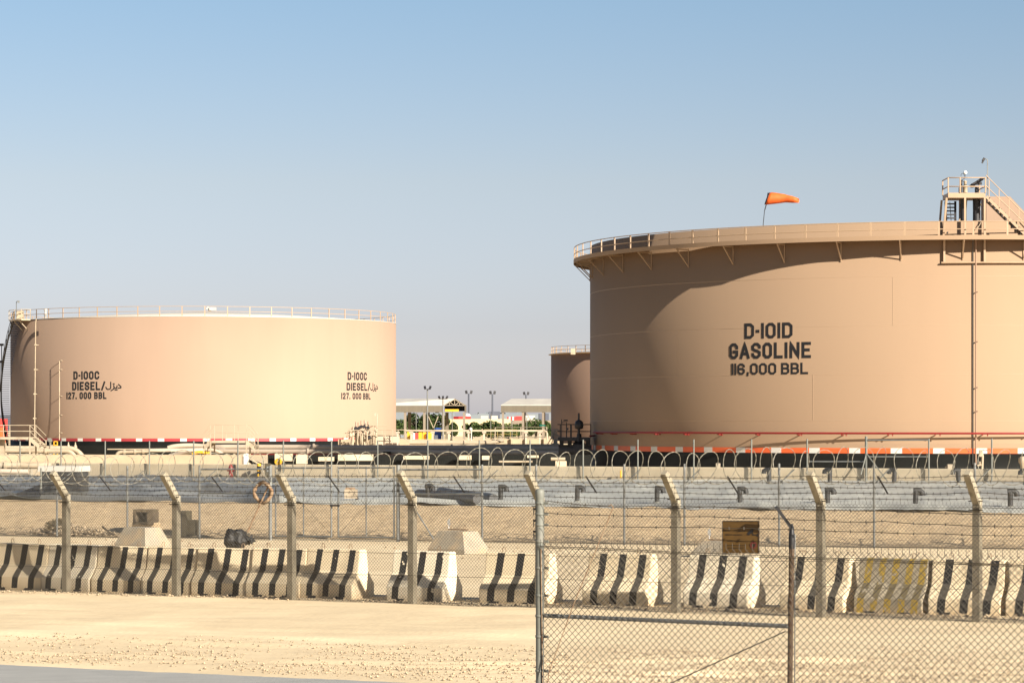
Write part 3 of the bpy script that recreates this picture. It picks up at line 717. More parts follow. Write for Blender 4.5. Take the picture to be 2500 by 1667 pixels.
def roll(a, b, r, label):
    a, b = Vector(a), Vector(b); mb = MB(); pts = [a.lerp(b, i / 10) for i in range(11)]; mb.tube(pts, [r * (1 + .05 * math.sin(i * 1.7)) for i in range(11)], 16)
    tag(mb.build('liner_roll', M['tarp_dark'], loc=tuple(a)), label, 'liner roll', 'rolled liners on the sheet')
roll(sheet_pt(1022, .10) + Vector((0, 0, .16)), sheet_pt(1165, .0) + Vector((0, -.15, .10)), .15, 'thicker black liner roll lying nearer the sand bank')
roll(sheet_pt(1075, .18) + Vector((0, 0, .16)), sheet_pt(1205, .03) + Vector((0, 0, .10)), .15, 'black liner roll lying behind the nearer one')
# white lidded sump box on the left
o = thing('sump_box', 'dark box with a thick white lid standing on the sheet at far left', 'box', tuple(sheet_pt(158, .10)))
c = sheet_pt(158, .10); R = rotz(rad(-12)); q = MB(); q.box(c + Vector((0, 0, .35)), (1.42, 1.0, .95), R); q.build('dark_body', M['tarp_dark'], o)
q = MB(); q.box(c + Vector((0, 0, .92)), (1.56, 1.15, .20), R); q.build('white_lid', M['roof_white'], o)
q = MB(); l = sheet_pt(100, .02); q.tube([l + Vector((0, 0, -.2)), l + Vector((0, 0, .98))], .03, 8); q.build('side_pipe', M['galv_light'], o)
q = MB(); a_, b_, d_ = sheet_pt(26, .0) + Vector((0, -.1, .02)), sheet_pt(98, .0) + Vector((0, -.1, -.02)), sheet_pt(96, .02) + Vector((0, 0, .40)); bk_ = Vector((0, .8, -.02))
q.add([a_, b_, d_, a_ + bk_, b_ + bk_, d_ + bk_], [(0, 1, 2), (5, 4, 3), (0, 3, 4, 1), (1, 4, 5, 2), (2, 5, 3, 0)]); q.build('liner_flap', M['tarp_dark'], o)
# meter box in front of the gate
c = sheet_pt(857, .02); o = thing('meter_box', 'beige meter box with a rusty top on a black post behind the gate', 'meter box', tuple(c))
q = MB(); q.bar(c + Vector((.18, .1, -.3)), c + Vector((.18, .1, .1)), .10); q.build('post', M['black_paint'], o)
q = MB(); q.box(c + Vector((0, 0, .20)), (.42, .25, .30)); q.build('case', M['cream'], o)
q = MB(); q.box(c + Vector((-.02, -.02, .38)), (.30, .22, .06)); q.build('rusty_top', M['rust'], o)
q = MB(); q.bar(c + Vector((.1, -.13, .14)), c + Vector((.1, -.13, .22)), .02, .01); q.build('handle', M['black_paint'], o)

# ---------------------------------------------------------------- low wall behind the sheet and the wall-top fence
def wl(px, z=0.0, d=0.0):
    x, y = line_px(BW0, BW1, px); return Vector((x, y + d, z))
mb = MB(); vs = []
cols = list(range(-700, 3401, 60))
for px in cols:
    p = wl(px); zb_ = wallbase_z(p.x) - .4; zt_ = 1.46 + (p.x + 25) / 45.4 * .11
    for dy, z in ((0, zb_), (0, zt_ - .03), (.03, zt_), (.32, zt_), (.35, zt_ - .03), (.35, zb_ - .4)): vs.append((p.x, p.y + dy, z))
mb.add(vs, [(i * 6 + j, (i + 1) * 6 + j, (i + 1) * 6 + j + 1, i * 6 + j + 1) for i in range(len(cols) - 1) for j in range(5)])
tag(mb.build('retaining_wall', M['wall'], loc=(0, 118, 1)), 'long low beige concrete wall behind the plastic sheet', 'wall')
fB = thing('chain_link_fence', 'thin steel post fence along the low beige wall, nearest the tanks', 'fence', (0, 117, 1))
bp = [-48, 50, 150, 257.6, 365.6, 473.6, 581.4, 692.3, 809.7, 922.4, 1044.6, 1170.4, 1293.9, 1423.4, 1556.8, 1693.3, 1834, 1969.8, 2113.8, 2266.6, 2420, 2575]
for px in bp:
    b = wl(px, 0, -.12); b.z = wallbase_z(b.x) - .1; q = MB(); q.tube([b, b + Vector((0, 0, 1.85 if px != 2113.8 else 1.95))], .034 if px != 2113.8 else .055, 8); q.build('steel_post', M['galv_light'], fB)
q = MB(); a = wl(-60, 0, -.13); b = wl(2600, 0, -.13)
chainlink(q, (a.x, a.y), (b.x, b.y), lambda x, y: wallbase_z(x) + .05, lambda x, y: wallbase_z(x) + 1.55, .0013, z0=2, wav=.003, knuckle=0, pitch=.1); q.build('mesh', M['wire'], fB)
def wz(px, h, d=-.14): p = wl(px, 0, d); p.z = wallbase_z(p.x) + h; return p
for a, b, h in ((2113.8, 2266.6, 1.70), (2113.8, 2266.6, 1.02), (1975, 2113.8, .82)):
    q = MB(); q.tube([wz(a, h), wz(b, h)], .028, 8); q.build('rail', M['galv'], fB)
for a in (2098, 2162):
    q = MB(); q.tube([wz(2114, 1.15), wz(a, .3 if a < 2110 else .05, -.5)], .025, 8); q.build('post_brace', M['galv_light'], fB)
# bund wall further behind on the left
mb = MB(); mb.box((P(240, 1110, 152).x, 152.4, .78), (P(588, 0, 152).x - P(-110, 0, 152).x, .8, 1.56))
tag(mb.build('bund_wall', M['bund'], loc=(-24, 152, 0)), 'sunlit plain beige bund wall before the left tank', 'wall')
# small things along the walls
p = wl(566, 0, -.45); p.z = wallbase_z(p.x) + .0; o = thing('fire_hydrant', 'dark red fire hydrant in front of the low wall', 'hydrant', tuple(p))
q = MB(); q.lathe([(.10, -.1), (.10, .42), (.12, .44), (.12, .50), (.09, .54), (.05, .66), (0, .68)], 14, p); q.build('barrel', M['red_pipe'], o)
q = MB(); q.tube([p + Vector((-.17, 0, .40)), p + Vector((.17, 0, .40))], .06, 10); q.build('outlet', M['red_pipe'], o)
q = MB(); q.tube([p + Vector((.02, -.18, .22)), p + Vector((.02, .1, .22))], .075, 10); q.build('outlet', M['red_pipe'], o)
for px, nm in ((634, 'black and yellow banded marker post left of the gate'),):
    p = wl(px, 0, -.4); p.z = wallbase_z(p.x); o = thing('marker_post', nm, 'post', tuple(p)); q = MB()
    for k in range(6): q.mat(k % 2).tube([p + Vector((0, 0, .12 * k - .02)), p + Vector((0, 0, .12 * k + .10))], .09, 12)
    q.build('banded_shaft', [M['black_paint'], M['yellow']], o)
p = wl(1515, 0, -.3); p.z = wallbase_z(p.x); mb = MB(); mb.tube([p - Vector((0, 0, .1)), p + Vector((0, 0, .42))], .04, 10); mb.lathe([(.04, 0), (.03, .02), (0, .03)], 10, p + Vector((0, 0, .42)))
tag(mb.build('marker_post', M['yellow'], loc=tuple(p)), 'plain thin yellow marker post before the right tank', 'post')
p = wl(656, 0, -.5); p.z = wallbase_z(p.x); o = thing('control_panel', 'narrow grey control panel standing left of the gate post', 'panel', tuple(p)); q = MB(); q.box(p + Vector((0, 0, .36)), (.26, .18, .70)); q.build('cabinet', M['olive'], o); q = MB(); q.box(p + Vector((.02, -.1, .45)), (.12, .03, .25)); q.build('dial_plate', M['galv'], o)
p = wl(679, 0, .15); p.z = 1.5; o = thing('lamp_unit', 'yellow round lamp unit on the low wall behind the gate', 'lamp', tuple(p)); q = MB(); q.bar(p + Vector((0, 0, -.02)), p + Vector((0, 0, .12)), .06); q.build('stem', M['black_paint'], o)
q = MB(); q.tube([p + Vector((-.02, -.14, .12)), p + Vector((.02, .14, .12))], .15, 14); q.build('lamp_housing', M['yellow'], o)

# ---------------------------------------------------------------- storage tanks
class Tank:
    def __init__(s, x, y, R, H): s.c = Vector((x, y, 0)); s.R, s.H = R, H; s.d0 = Vector((-x, -y, 0)).normalized(); s.r0 = Vector((-s.d0.y, s.d0.x, 0))
    def p(s, th, r, z): return s.c + (s.d0 * math.cos(th) + s.r0 * math.sin(th)) * r + Vector((0, 0, z))
    def th(s, px, r=None):                         # angle on the shell seen in photo column px
        r = r or s.R; lo, hi = -1.42, 1.42
        for _ in range(50):
            m = (lo + hi) / 2; q = s.p(m, r, 0)
            if q.x / q.y * F + CX < px: lo = m
            else: hi = m
        return (lo + hi) / 2
    def z(s, px, py, r=None): t = s.th(px, r); q = s.p(t, r or s.R, 0); return CAMZ - (py - HY) / F * q.y
    def ring(s, mb, prof, n=180, a0=0.0, a1=2 * PI, smooth=True):
        full = abs(a1 - a0 - 2 * PI) < 1e-6; m = n if full else n + 1; vs = []
        for i in range(m):
            t = a0 + (a1 - a0) * i / n
            for r, z in prof: vs.append(s.p(t, r, z))
        k = len(prof); fs = []
        for i in range(n):
            i2 = (i + 1) % m
            for j in range(k - 1): fs.append((i * k + j, i2 * k + j, i2 * k + j + 1, i * k + j + 1))
        mb.add(vs, fs, smooth)
TR = Tank(162.3 * math.sin(math.atan(1022 / F)), 162.3 * math.cos(math.atan(1022 / F)), 20.5, 13.95)
TL = Tank(-297.4 * math.sin(math.atan(750 / F)), 297.4 * math.cos(math.atan(750 / F)), 21.2, 14.25)
TB = Tank(420.5 * math.sin(math.atan(405 / F)), 420.5 * math.cos(math.atan(405 / F)), 20.0, 14.0)

GL = {
 'O': (.66, [([(.3, 0), (.7, 0), (1, .17), (1, .83), (.7, 1), (.3, 1), (0, .83), (0, .17)], True)]),
 'D': (.66, [([(0, 0), (.68, 0), (1, .17), (1, .83), (.68, 1), (0, 1)], True)]),
 'I': (.0, [([(0, 0), (0, 1)], False)]),
 '-': (.10, [([(0, .47), (1, .47)], False)]),
 'G': (.68, [([(1, .76), (1, .83), (.7, 1), (.3, 1), (0, .83), (0, .17), (.3, 0), (.7, 0), (1, .17), (1, .44), (.55, .44)], False)]),
 'C': (.66, [([(1, .76), (1, .83), (.7, 1), (.3, 1), (0, .83), (0, .17), (.3, 0), (.7, 0), (1, .17), (1, .24)], False)]),
 'A': (.74, [([(0, 0), (.5, 1), (1, 0)], False), ([(.2, .28), (.8, .28)], False)]),
 'S': (.68, [([(1, .78), (1, .85), (.7, 1), (.3, 1), (0, .85), (0, .64), (.3, .53), (.7, .47), (1, .36), (1, .15), (.7, 0), (.3, 0), (0, .15), (0, .22)], False)]),
 'L': (.58, [([(0, 1), (0, 0), (1, 0)], False)]),
 'N': (.68, [([(0, 0), (0, 1), (1, 0), (1, 1)], False)]),
 'E': (.60, [([(1, 1), (0, 1), (0, 0), (1, 0)], False), ([(0, .51), (.82, .51)], False)]),
 '6': (.66, [([(1, .80), (1, .84), (.7, 1), (.3, 1), (0, .83), (0, .17), (.3, 0), (.7, 0), (1, .17), (1, .38), (.7, .53), (.3, .53), (.02, .42)], False)]),
 'B': (.66, [([(0, 0), (.7, 0), (1, .14), (1, .38), (.76, .52), (.95, .64), (.95, .86), (.68, 1), (0, 1)], True), ([(0, .52), (.76, .52)], False)]),
 '2': (.62, [([(0, .78), (0, .84), (.3, 1), (.7, 1), (1, .84), (1, .62), (0, .05), (0, 0), (1, 0)], False)]),
 '7': (.60, [([(0, 1), (1, 1), (.32, 0)], False)]),
 ',': (.10, [([(.9, .06), (.5, -.14)], False)]),
 '.': (.05, [([(0, .0), (0, .05)], False)]),
 '/': (.50, [([(0, -.04), (1, 1.04)], False)]),
 ' ': (.02, []),
}
ARAB = [([(.30, 1.05), (.30, .28), (.24, .12), (.12, .06), (.02, .16), (-.02, .36)], False), ([(.50, .60), (.53, .34), (.47, .08), (.33, -.10)], False), ([(.47, .84), (.53, .84)], False),
        ([(.53, .24), (.69, .24), (.72, .54)], False), ([(.59, .0), (.63, .0)], False), ([(.68, .0), (.72, .0)], False), ([(.82, .74), (.97, .44), (.96, .28), (.80, .24)], False)]
def ribbon(mb, tank, pts, closed, th, u0, z0, r):
    fine = []
    n = len(pts); pts = [Vector(p) for p in pts]
    if not closed:                                 # square stroke ends
        pts[0] = pts[0] + (pts[0] - pts[1]).normalized() * th / 2; pts[-1] = pts[-1] + (pts[-1] - pts[-2]).normalized() * th / 2
    for i in range(n if closed else n - 1):
        a, b = Vector(pts[i]), Vector(pts[(i + 1) % n]); m = max(1, int((b - a).length / .18))
        fine += [(a.lerp(b, k / m)) for k in range(m)]
    if not closed: fine.append(Vector(pts[-1]))
    N = len(fine); L_, R_ = [], []
    for i, p in enumerate(fine):
        d1 = (fine[i] - fine[i - 1]) if (closed or i > 0) else None
        d2 = (fine[(i + 1) % N] - fine[i]) if (closed or i < N - 1) else None
        d1 = (d1 or d2).normalized(); d2 = (d2 or d1).normalized() if d2 is not None else d1
        n1 = Vector((-d1.y, d1.x)); n2 = Vector((-d2.y, d2.x)); mt = n1 + n2
        mt = mt.normalized() if mt.length > .2 else n1
        k = 1 / max(.5, mt.dot(n1)); e = Vector((0, 0))
        L_.append(p + mt * (th / 2 * k) + e); R_.append(p - mt * (th / 2 * k) + e)
    def mp(q, rr): return tank.p(u0 + q.x / tank.R, rr, z0 + q.y)
    vs = [mp(q, r) for q in L_] + [mp(q, r) for q in R_] + [mp(q, r - .03) for q in L_] + [mp(q, r - .03) for q in R_]
    fs = []
    for i in range(N if closed else N - 1):
        j = (i + 1) % N; fs += [(N + i, N + j, j, i), (i, j, 2 * N + j, 2 * N + i), (N + j, N + i, 3 * N + i, 3 * N + j)]
    mb.add(vs, fs)
def text_line(tank, parent, txt, px0, px1, py0, py1, wt=.17, arab=False, name='lettering'):
    t0, t1 = tank.th(px0), tank.th(px1); pm = (px0 + px1) / 2
    zt_, zb_ = tank.z(pm, py0), tank.z(pm, py1); h = zt_ - zb_; width = (t1 - t0) * tank.R; th = h * wt; q = MB(); r = tank.R + .012
    if arab:
        for pl, cl in ARAB: ribbon(q, tank, [(x * width, y * h) for x, y in pl], cl, th, t0, zb_, r)
    else:
        gap = .14 * h; n = len(txt)
        k = (width - n * th - gap * (n - 1)) / (sum(GL[c][0] for c in txt) * h); x = 0.0
        for c in txt:
            w_, pls = GL[c]; w_ *= h * k
            for pl, cl in pls: ribbon(q, tank, [(x + th / 2 + px * w_, th / 2 + py * (h - th)) for px, py in pl], cl, th, t0, zb_, r)
            x += w_ + th + gap
    q.build(name, M['black_paint'], parent)
def band_ring(tank, parent, z0, z1, t0, dt, wf, m):
    q = MB(); n = int(round(2 * PI / dt)); r = tank.R + .012; d = 2 * PI / n
    for i in range(n):
        c = t0 + dt * i if abs(t0 + dt * i) < 2.2 else t0 + dt * i
        if i * dt > 2 * PI - dt * .5: break
        for a, b, mi in ((c - dt * wf / 2, c + dt * wf / 2, 1), (c + dt * wf / 2, c + dt * (1 - wf / 2), 0)): q.mat(mi); tank.ring(q, [(r - .02, z0), (r, z0), (r, z1), (r - .02, z1)], 6, a, b, False)
    q.build('warning_band', [m, M['white_paint']], parent)
def rail_ring(tank, parent, r, zf, zts, npost, a0=0.0, a1=2 * PI, pr=.03, name='handrail', m=None, ph=0.0, flat=.0):
    q = MB(); n = 220
    full = abs(a1 - a0 - 2 * PI) < 1e-6
    for z in zts: q.tube([tank.p(a0 + (a1 - a0) * i / n, r, z) for i in range(n if full else n + 1)], pr, 6, closed=full)
    for i in range(npost if full else npost + 1):
        t = ph + a0 + (a1 - a0) * i / npost; a = tank.p(t, r, zf); b = tank.p(t, r, max(zts)); q.bar(a, b, pr * 2 + flat, pr * 2, up=tuple(tank.p(t, 1, 0) - tank.c))
    return q.build(name, m or M['tan_trim'], parent)
def shell(tank, parent, m, z0, wall=.05):
    q = MB(); tank.ring(q, [(tank.R, z0), (tank.R, tank.H), (tank.R - .12, tank.H), (tank.R - .12, tank.H - 1.2)], 900); q.build('shell', m, parent)

# --- right tank
tr = thing('storage_tank', 'big tan gasoline tank at right, marked D-101D, with a rim walkway', 'storage tank', tuple(TR.c))
shell(TR, tr, M['tan'], 1.78)
q = MB(); TR.ring(q, [(TR.R + .006, -.1), (TR.R + .006, 1.80), (TR.R - .05, 1.80)], 240); q.build('black_skirt', M['skirt'], tr)
q = MB(); TR.ring(q, [(TR.R - .1, TR.H - .9), (0.01, TR.H - .3)], 120); q.build('roof', M['tan'], tr)
band_ring(TR, tr, 1.78, 2.06, -1.275, .108, .27, M['orange_band'])
for z in (3.5, 5.96, 8.5, 11.1):
    q = MB(); TR.ring(q, [(TR.R - .01, z - .018), (TR.R + .004, z - .008), (TR.R + .004, z + .008), (TR.R - .01, z + .018)], 240); q.build('weld_seam', M['weld'], tr)
for px, za, zb_ in ((1655, 5.96, 8.5), (1985, 3.5, 5.96), (2180, 8.5, 11.1)):
    q = MB(); t = TR.th(px); q.bar(TR.p(t, TR.R, za), TR.p(t, TR.R, zb_), .02, .012); q.build('weld_seam', M['weld'], tr)
q = MB(); TR.ring(q, [(TR.R - .02, 13.05), (TR.R + .96, 13.05), (TR.R + .96, 12.95), (TR.R + 1.0, 12.95), (TR.R + 1.0, 13.18), (TR.R + .97, 13.18), (TR.R + .95, 13.08), (TR.R - .02, 13.09)], 900, smooth=False); q.build('rim_walkway', M['tan'], tr)
rail_ring(TR, tr, TR.R + .96, 13.1, (13.90, 13.50), 76, pr=.026, ph=.02, flat=.05)
for i in range(41):
    t = TR.th(2350) + .156 * (i - 20); q = MB(); o_, i_ = TR.p(t, TR.R + .95, 12.95), TR.p(t, TR.R, 11.98)
    q.bar(o_, i_, .06, .05); q.bar(TR.p(t, TR.R + .02, 12.98), TR.p(t, TR.R + .02, 11.95), .07, .05); q.bar(TR.p(t, TR.R, 12.92), o_ + Vector((0, 0, -.03)), .05, .06); q.build('walkway_bracket', M['tan'], tr)
for txt, a, b, c, d in (('D-IOID', 1818, 1935, 788, 826), ('GASOLINE', 1781, 1980, 836, 875), ('II6,OOO BBL', 1786, 1973, 886, 914)): text_line(TR, tr, txt, a, b, c, d, .185)
# deluge pipe, conduits and the hanging bar
q = MB(); n = 120; a0, a1 = TR.th(1450, TR.R + .4), 1.9
q.tube([TR.p(a0 + (a1 - a0) * i / n, TR.R + .42, 2.84) for i in range(n + 1)], .055, 10); dp = q.build('fire_water_pipe', M['red_pipe'], tr)
for i in range(26):
    t = a0 + .03 + .118 * i; q = MB(); q.bar(TR.p(t, TR.R, 2.74), TR.p(t, TR.R + .44, 2.76), .05, .05); q.tube([TR.p(t + .012, TR.R + .42, 2.84), TR.p(t + .012, TR.R + .40, 2.70)], .03, 6); q.build('pipe_bracket', M['red_pipe'], dp)
for px, r_, w_ in ((2375, .06, .018), (2381.5, .16, .04)):
    q = MB(); t = TR.th(px); q.tube([TR.p(t, TR.R + r_, 13.0), TR.p(t, TR.R + r_, 1.2)], w_, 8); q.build('conduit', M['tan_dim'] if w_ > .02 else M['galv'], tr)
for z in (10.2, 7.6, 5.2, 3.95):
    q = MB(); t = TR.th(2379); e = TR.p(t + .003, TR.R, z); q.bar(TR.p(t - .004, TR.R + .03, z - .05), TR.p(t + .006, TR.R + .20, z + .05), .05, .05); q.build('conduit_clamp', M['steel_dark'], tr)
for px in (2305, 2403):
    q = MB(); t = TR.th(px); q.bar(TR.p(t, TR.R + .10, 13.0), TR.p(t, TR.R + .10, 11.84), .12, .10); q.build('hanger_post', M['tan_trim'], tr)
q = MB(); a0, a1 = TR.th(2298), 1.1; q.tube([TR.p(a0 + (a1 - a0) * i / 60, TR.R + .14, 11.8) for i in range(61)], .045, 8); q.build('foam_pipe', M['tan_trim'], tr)
# gauge platform with legs, equipment and stair on the rim of the right tank
gp = thing('gauge_platform', 'railed gauging platform with a stair standing on the rim of the right tank', 'platform', tuple(P(2358, 575, 140.4)))
Y1, Y2 = 139.6, 141.4
def GP(px, py, Y=None): return P(px, py, Y or Y1)
q = MB(); c0, c1 = GP(2315, 483), GP(2406, 469.5); zf = GP(0, 471).z; z0_ = c0.z
q.box(((c0.x + c1.x) / 2, (Y1 + Y2) / 2, (zf + z0_) / 2), (c1.x - c0.x, Y2 - Y1, zf - z0_)); q.build('deck', M['tan_trim'], gp)
q = MB(); zr = GP(0, 434).z; zm = GP(0, 455.5).z
for z in (zr, zm):
    q.tube([(c0.x, Y2, z), (c0.x, Y1, z), (c1.x, Y1, z), (c1.x, Y2, z)], .03, 6)
for x, y in ((c0.x, Y1), (c1.x, Y1), (c0.x, Y2), (c1.x, Y2), ((c0.x + c1.x) / 2 - .35, Y1)): q.bar((x, y, zf), (x, y, zr), .09, .06)
q.build('guard_rail', M['tan_trim'], gp)
for px in (2311, 2356, 2404):
    for Y in (Y1, Y2 - .2):
        q = MB(); x = GP(px, 0).x; q.bar((x - (.12 if px < 2320 else 0), Y + (.35 if px < 2320 else 0), 13.06), (x, Y, z0_), .10, .10); q.build('leg', M['tan_trim'], gp)
for px, w_ in ((2360, .17), (2392, .20)):
    q = MB(); x = GP(px, 0).x; Y = 140.6; q.tube([(x, Y, 13.0), (x, Y, z0_ - .6), (x + .02, Y, z0_ - .02)], [w_, w_ * .95, w_ * 1.1], 12); q.build('gauge_well', M['steel_dark'], gp)
q = MB(); xa, xb = GP(2317, 0).x, GP(2340, 0).x; zb_ = 13.3; zt_ = z0_ - .1
q.bar((xa - .03, 140.0, zb_), (xa + .06, 141.2, zt_), .08, .16); q.bar((xb - .1, 140.0, zb_), (xb + .1, 141.2, zt_), .12, .16); q.bar(((xa + xb) / 2 - .02, 140.02, zb_), ((xa + xb) / 2 + .06, 141.22, zt_), .03, .05)
for i in range(9):
    u = (i + .5) / 9; q.box(((xa + xb) / 2 + (u - .5) * .1, 140.0 + 1.2 * u, zb_ + (zt_ - zb_) * u), (xb - xa, .22, .06))
q.build('steep_steps', M['steel_dark'], gp)
q = MB(); x = GP(2351, 0).x; q.tube([(x, 140.2, zf), (x, 140.2, zf + .62), (x + .03, 140.2, zf + .72)], .075, 10); q.box((x - .05, 140.2, zf + .18), (.14, .14, .3)); q.build('gauge_head', M['steel_dark'], gp)
q = MB(); x = GP(2361, 0).x; q.lathe([(.11, 0), (.12, .10), (.12, .34), (.16, .36), (.16, .40), (.08, .44), (.08, .62), (.12, .64), (0, .72)], 14, (x, 140.2, zf)); q.build('gauge_hatch', M['cream'], gp)
q = MB(); b = GP(2356.5, 421.5, 140.2); q.lathe([(.0, -.1), (.06, -.085), (.098, -.03), (.1, 0), (.085, .05), (.05, .086), (0, .1)], 18, b); q.build('white_globe', M['glass_ball'], gp)
q = MB(); q.tube([b + Vector((0, 0, -.09)), b + Vector((-.02, 0, -.3)), Vector((GP(2352, 0).x, 140.2, zf + .7))], .018, 6); q.tube([b + Vector((-.22, 0, -.19)), b + Vector((-.22, 0, -.1)), b + Vector((-.15, 0, -.04)), b + Vector((-.07, 0, -.08)), b + Vector((-.04, 0, -.2))], .014, 6); q.build('globe_stem', M['steel_dark'], gp)
q = MB(); x0, x1 = GP(2374, 0).x, GP(2404, 0).x; q.bar((x0, 140.3, zf + .38), (x1, 140.2, zf + .80), .10, .16); q.bar((x0 + .15, 140.3, zf + .52), (x1 - .03, 140.3, zf + .56), .12, .14); q.box((GP(2392, 0).x, 140.5, zf + .2), (.19, .16, .38)); q.tube([(GP(2379, 0).x + .1 * math.cos(a), 140.15, zf + .43 + .1 * math.sin(a)) for a in [2 * PI * i / 14 for i in range(14)]], .025, 6, closed=True); q.build('level_gauge', M['steel_dark'], gp)
q = MB(); x = GP(2412.6, 0).x; zt_ = GP(0, 391, 139.8).z; q.tube([(x, 139.8, z0_ - .1), (x, 139.8, zt_), (x - .05, 139.8, zt_ + .04), (x - .2, 139.8, zt_ + .09)], .024, 8); lp = q.build('lamp_pole', M['galv'], gp)
q = MB(); q.bar((x - .16, 139.8, zt_ + .10), (x - .25, 139.8, zt_ - .05), .14, .12); q.bar((x - .24, 139.8, zt_ - .02), (x - .28, 139.8, zt_ - .17), .07, .08); q.build('flood_lamp', M['steel_dark'], lp)
q = MB(); q.tube([(GP(2392, 0).x + .1, 139.9, z0_ - .3), (GP(2401, 0).x, 139.7, z0_ - .8), (GP(2398, 0).x, 139.7, z0_ - 1.2), (GP(2385, 0).x, 139.7, 13.5)], .022, 6); q.build('loose_cable', M['cream'], gp)
# stair running down to the right
q = MB(); a = Vector((GP(2409, 0).x, 139.75, z0_ + .1)); b = Vector((GP(2530, 0).x, 139.75, 13.1 - .35)); nst = 13
for yy in (0, .85): q.bar(a + Vector((0, yy, -.02)), b + Vector((0, yy, -.02)), .04, .14)
sp_ = q.build('stair_stringers', M['tan_trim'], gp); q = MB()
for i in range(nst):
    u = (i + .5) / nst; c = a.lerp(b, u); q.box((c.x, c.y + .425, c.z), (.25, .83, .04)); q.bar((c.x - .1, c.y, c.z - .10), (c.x + .12, c.y + .8, c.z - .10), .03, .18)
q.build('stair_treads', M['steel_dark'], gp); q = MB()
for h in (1.0, .55): q.tube([a + Vector((-.02, 0, h + (.1 if h > .9 else 0))), b + Vector((0, 0, h))], .025, 6)
for i in range(5):
    c = a.lerp(b, (i + .3) / 5); q.bar(c, c + Vector((0, 0, 1.0)), .04)
q.build('stair_rail', M['tan_trim'], gp)
pl_ = [(2408, 480), (2466, 480), (2506, 522), (2560, 578), (2408, 578)]
q = MB(); q.prism(pl_, lambda u, v: P(u, v, 142.2), lambda u, v: P(u, v, 142.2) + Vector((0, 1.6, 0))); q.build('sloped_housing', M['tan_pale'], gp)
# windsock
wp = P(1862.5, 556, 152.0); ws = thing('windsock', 'orange windsock on a thin bent pole above the right tank', 'windsock', tuple(wp))
q = MB(); q.tube([P(1861.5, 562, 152) + Vector((0, 0, -1.2)), P(1863.5, 545, 152), P(1866.5, 515, 152), P(1868, 510, 152), P(1871, 499, 152), P(1875, 471, 152)], [.022, .022, .02, .03, .03, .025], 8); q.build('pole', M['steel_dark'], ws)
q = MB(); c = [P(1872.5, 485.3, 152), P(1880, 485, 152), P(1900, 484.4, 152.0), P(1917, 484.5, 151.95), P(1921, 485.6, 151.9), P(1935, 487.3, 151.8), P(1949.5, 490, 151.7)]; r_ = [.335, .345, .30, .235, .215, .19, .125]
vs = []; n = 22
for i, (p, r) in enumerate(zip(c, r_)):
    for j in range(n):
        a = 2 * PI * j / n; k = 1 + .05 * noise.noise(Vector((i * .9, math.cos(a) * 1.5, math.sin(a) * 1.5)))
        vs.append(p + Vector((.12 * math.sin(a) * (1 if i < 2 else .0) + (.05 * math.cos(a) if i > 5 else 0), r * k * math.cos(a), r * k * math.sin(a))))
fs = [(i * n + j, i * n + (j + 1) % n, (i + 1) * n + (j + 1) % n, (i + 1) * n + j) for i in range(len(c) - 1) for j in range(n)]
q.add(vs, fs, True); sk = q.build('sock', M['sock'], ws); sk.modifiers.new('thick', 'SOLIDIFY').thickness = .008
q = MB(); q.tube([P(1872.5, 485.3, 152) + Vector((.12 * math.sin(a), .335 * math.cos(a), .335 * math.sin(a))) for a in [2 * PI * i / 20 for i in range(20)]], .02, 6, closed=True); q.build('hoop', M['steel_dark'], ws)

# --- left tank
tl = thing('storage_tank', 'pale tan diesel tank at left with two sets of D-100C lettering', 'storage tank', tuple(TL.c))
shell(TL, tl, M['tan_pale'], 1.38)
q = MB(); TL.ring(q, [(TL.R + .006, -.1), (TL.R + .006, 1.40), (TL.R - .05, 1.40)], 240); q.build('black_skirt', M['skirt'], tl)
q = MB(); TL.ring(q, [(TL.R + .03, TL.H - .02), (TL.R + .03, TL.H + .03), (TL.R * .5, TL.H + .78), (.3, TL.H + 1.35)], 180); q.build('cone_roof', M['roof_white'], tl)
band_ring(TL, tl, 1.38, 1.68, -.763 - 4 * .110, .110, .29, M['red_band'])
rail_ring(TL, tl, TL.R - .05, TL.H, (TL.H + 1.04, TL.H + .52), 57, pr=.028, m=M['tan_trim'], flat=.04)
q = MB(); v_ = P(512, 755, 297.4); q.box(v_ + Vector((.35, 0, .04)), (.72, .6, .34)); q.bar(v_ + Vector((-.3, 0, 0)), v_ + Vector((-.15, 0, .3)), .2); q.bar(v_ + Vector((0, 0, -.5)), v_ + Vector((0, 0, .05)), .3); q.build('roof_vent', M['roof_white'], tl)
for a in (('D-IOOC', 179.5, 242.5, 906, 926.3), ('DIESEL/', 176.5, 257, 931.6, 952.6), ('I27. OOO BBL', 162.5, 260, 957, 974)): text_line(TL, tl, *a, .215)
text_line(TL, tl, '', 259.5, 296.5, 934, 951.5, .17, True)
for a in (('D-IOOC', 848.5, 895.5, 908.5, 928), ('DIESEL/', 846, 903.5, 934.5, 953.5), ('I27. OOO BBL', 833, 904.5, 959, 974.5)): text_line(TL, tl, *a, .215)
text_line(TL, tl, '', 904.6, 922.5, 937, 953.5, .17, True)
q = MB(); t = TL.th(92); q.tube([TL.p(TL.th(95.5), TL.R + .35, TL.H + .05), TL.p(TL.th(94), TL.R + .35, TL.H - .4), TL.p(TL.th(91), TL.R + .35, .8)], .055, 8); dp = q.build('drain_pipe', M['cream'], tl)
for py in (842, 902, 961.5, 1021):
    q = MB(); px = 95 - (py - 790) * .019; t = TL.th(px); z = TL.z(px, py); q.box(TL.p(t, TL.R + .35, z), (.22, .22, .14)); q.bar(TL.p(t, TL.R, z), TL.p(t, TL.R + .35, z), .05); q.build('pipe_clamp', M['cream'], dp)
t = TL.th(152); q = MB(); za, zb_ = TL.z(152, 880), 1.5
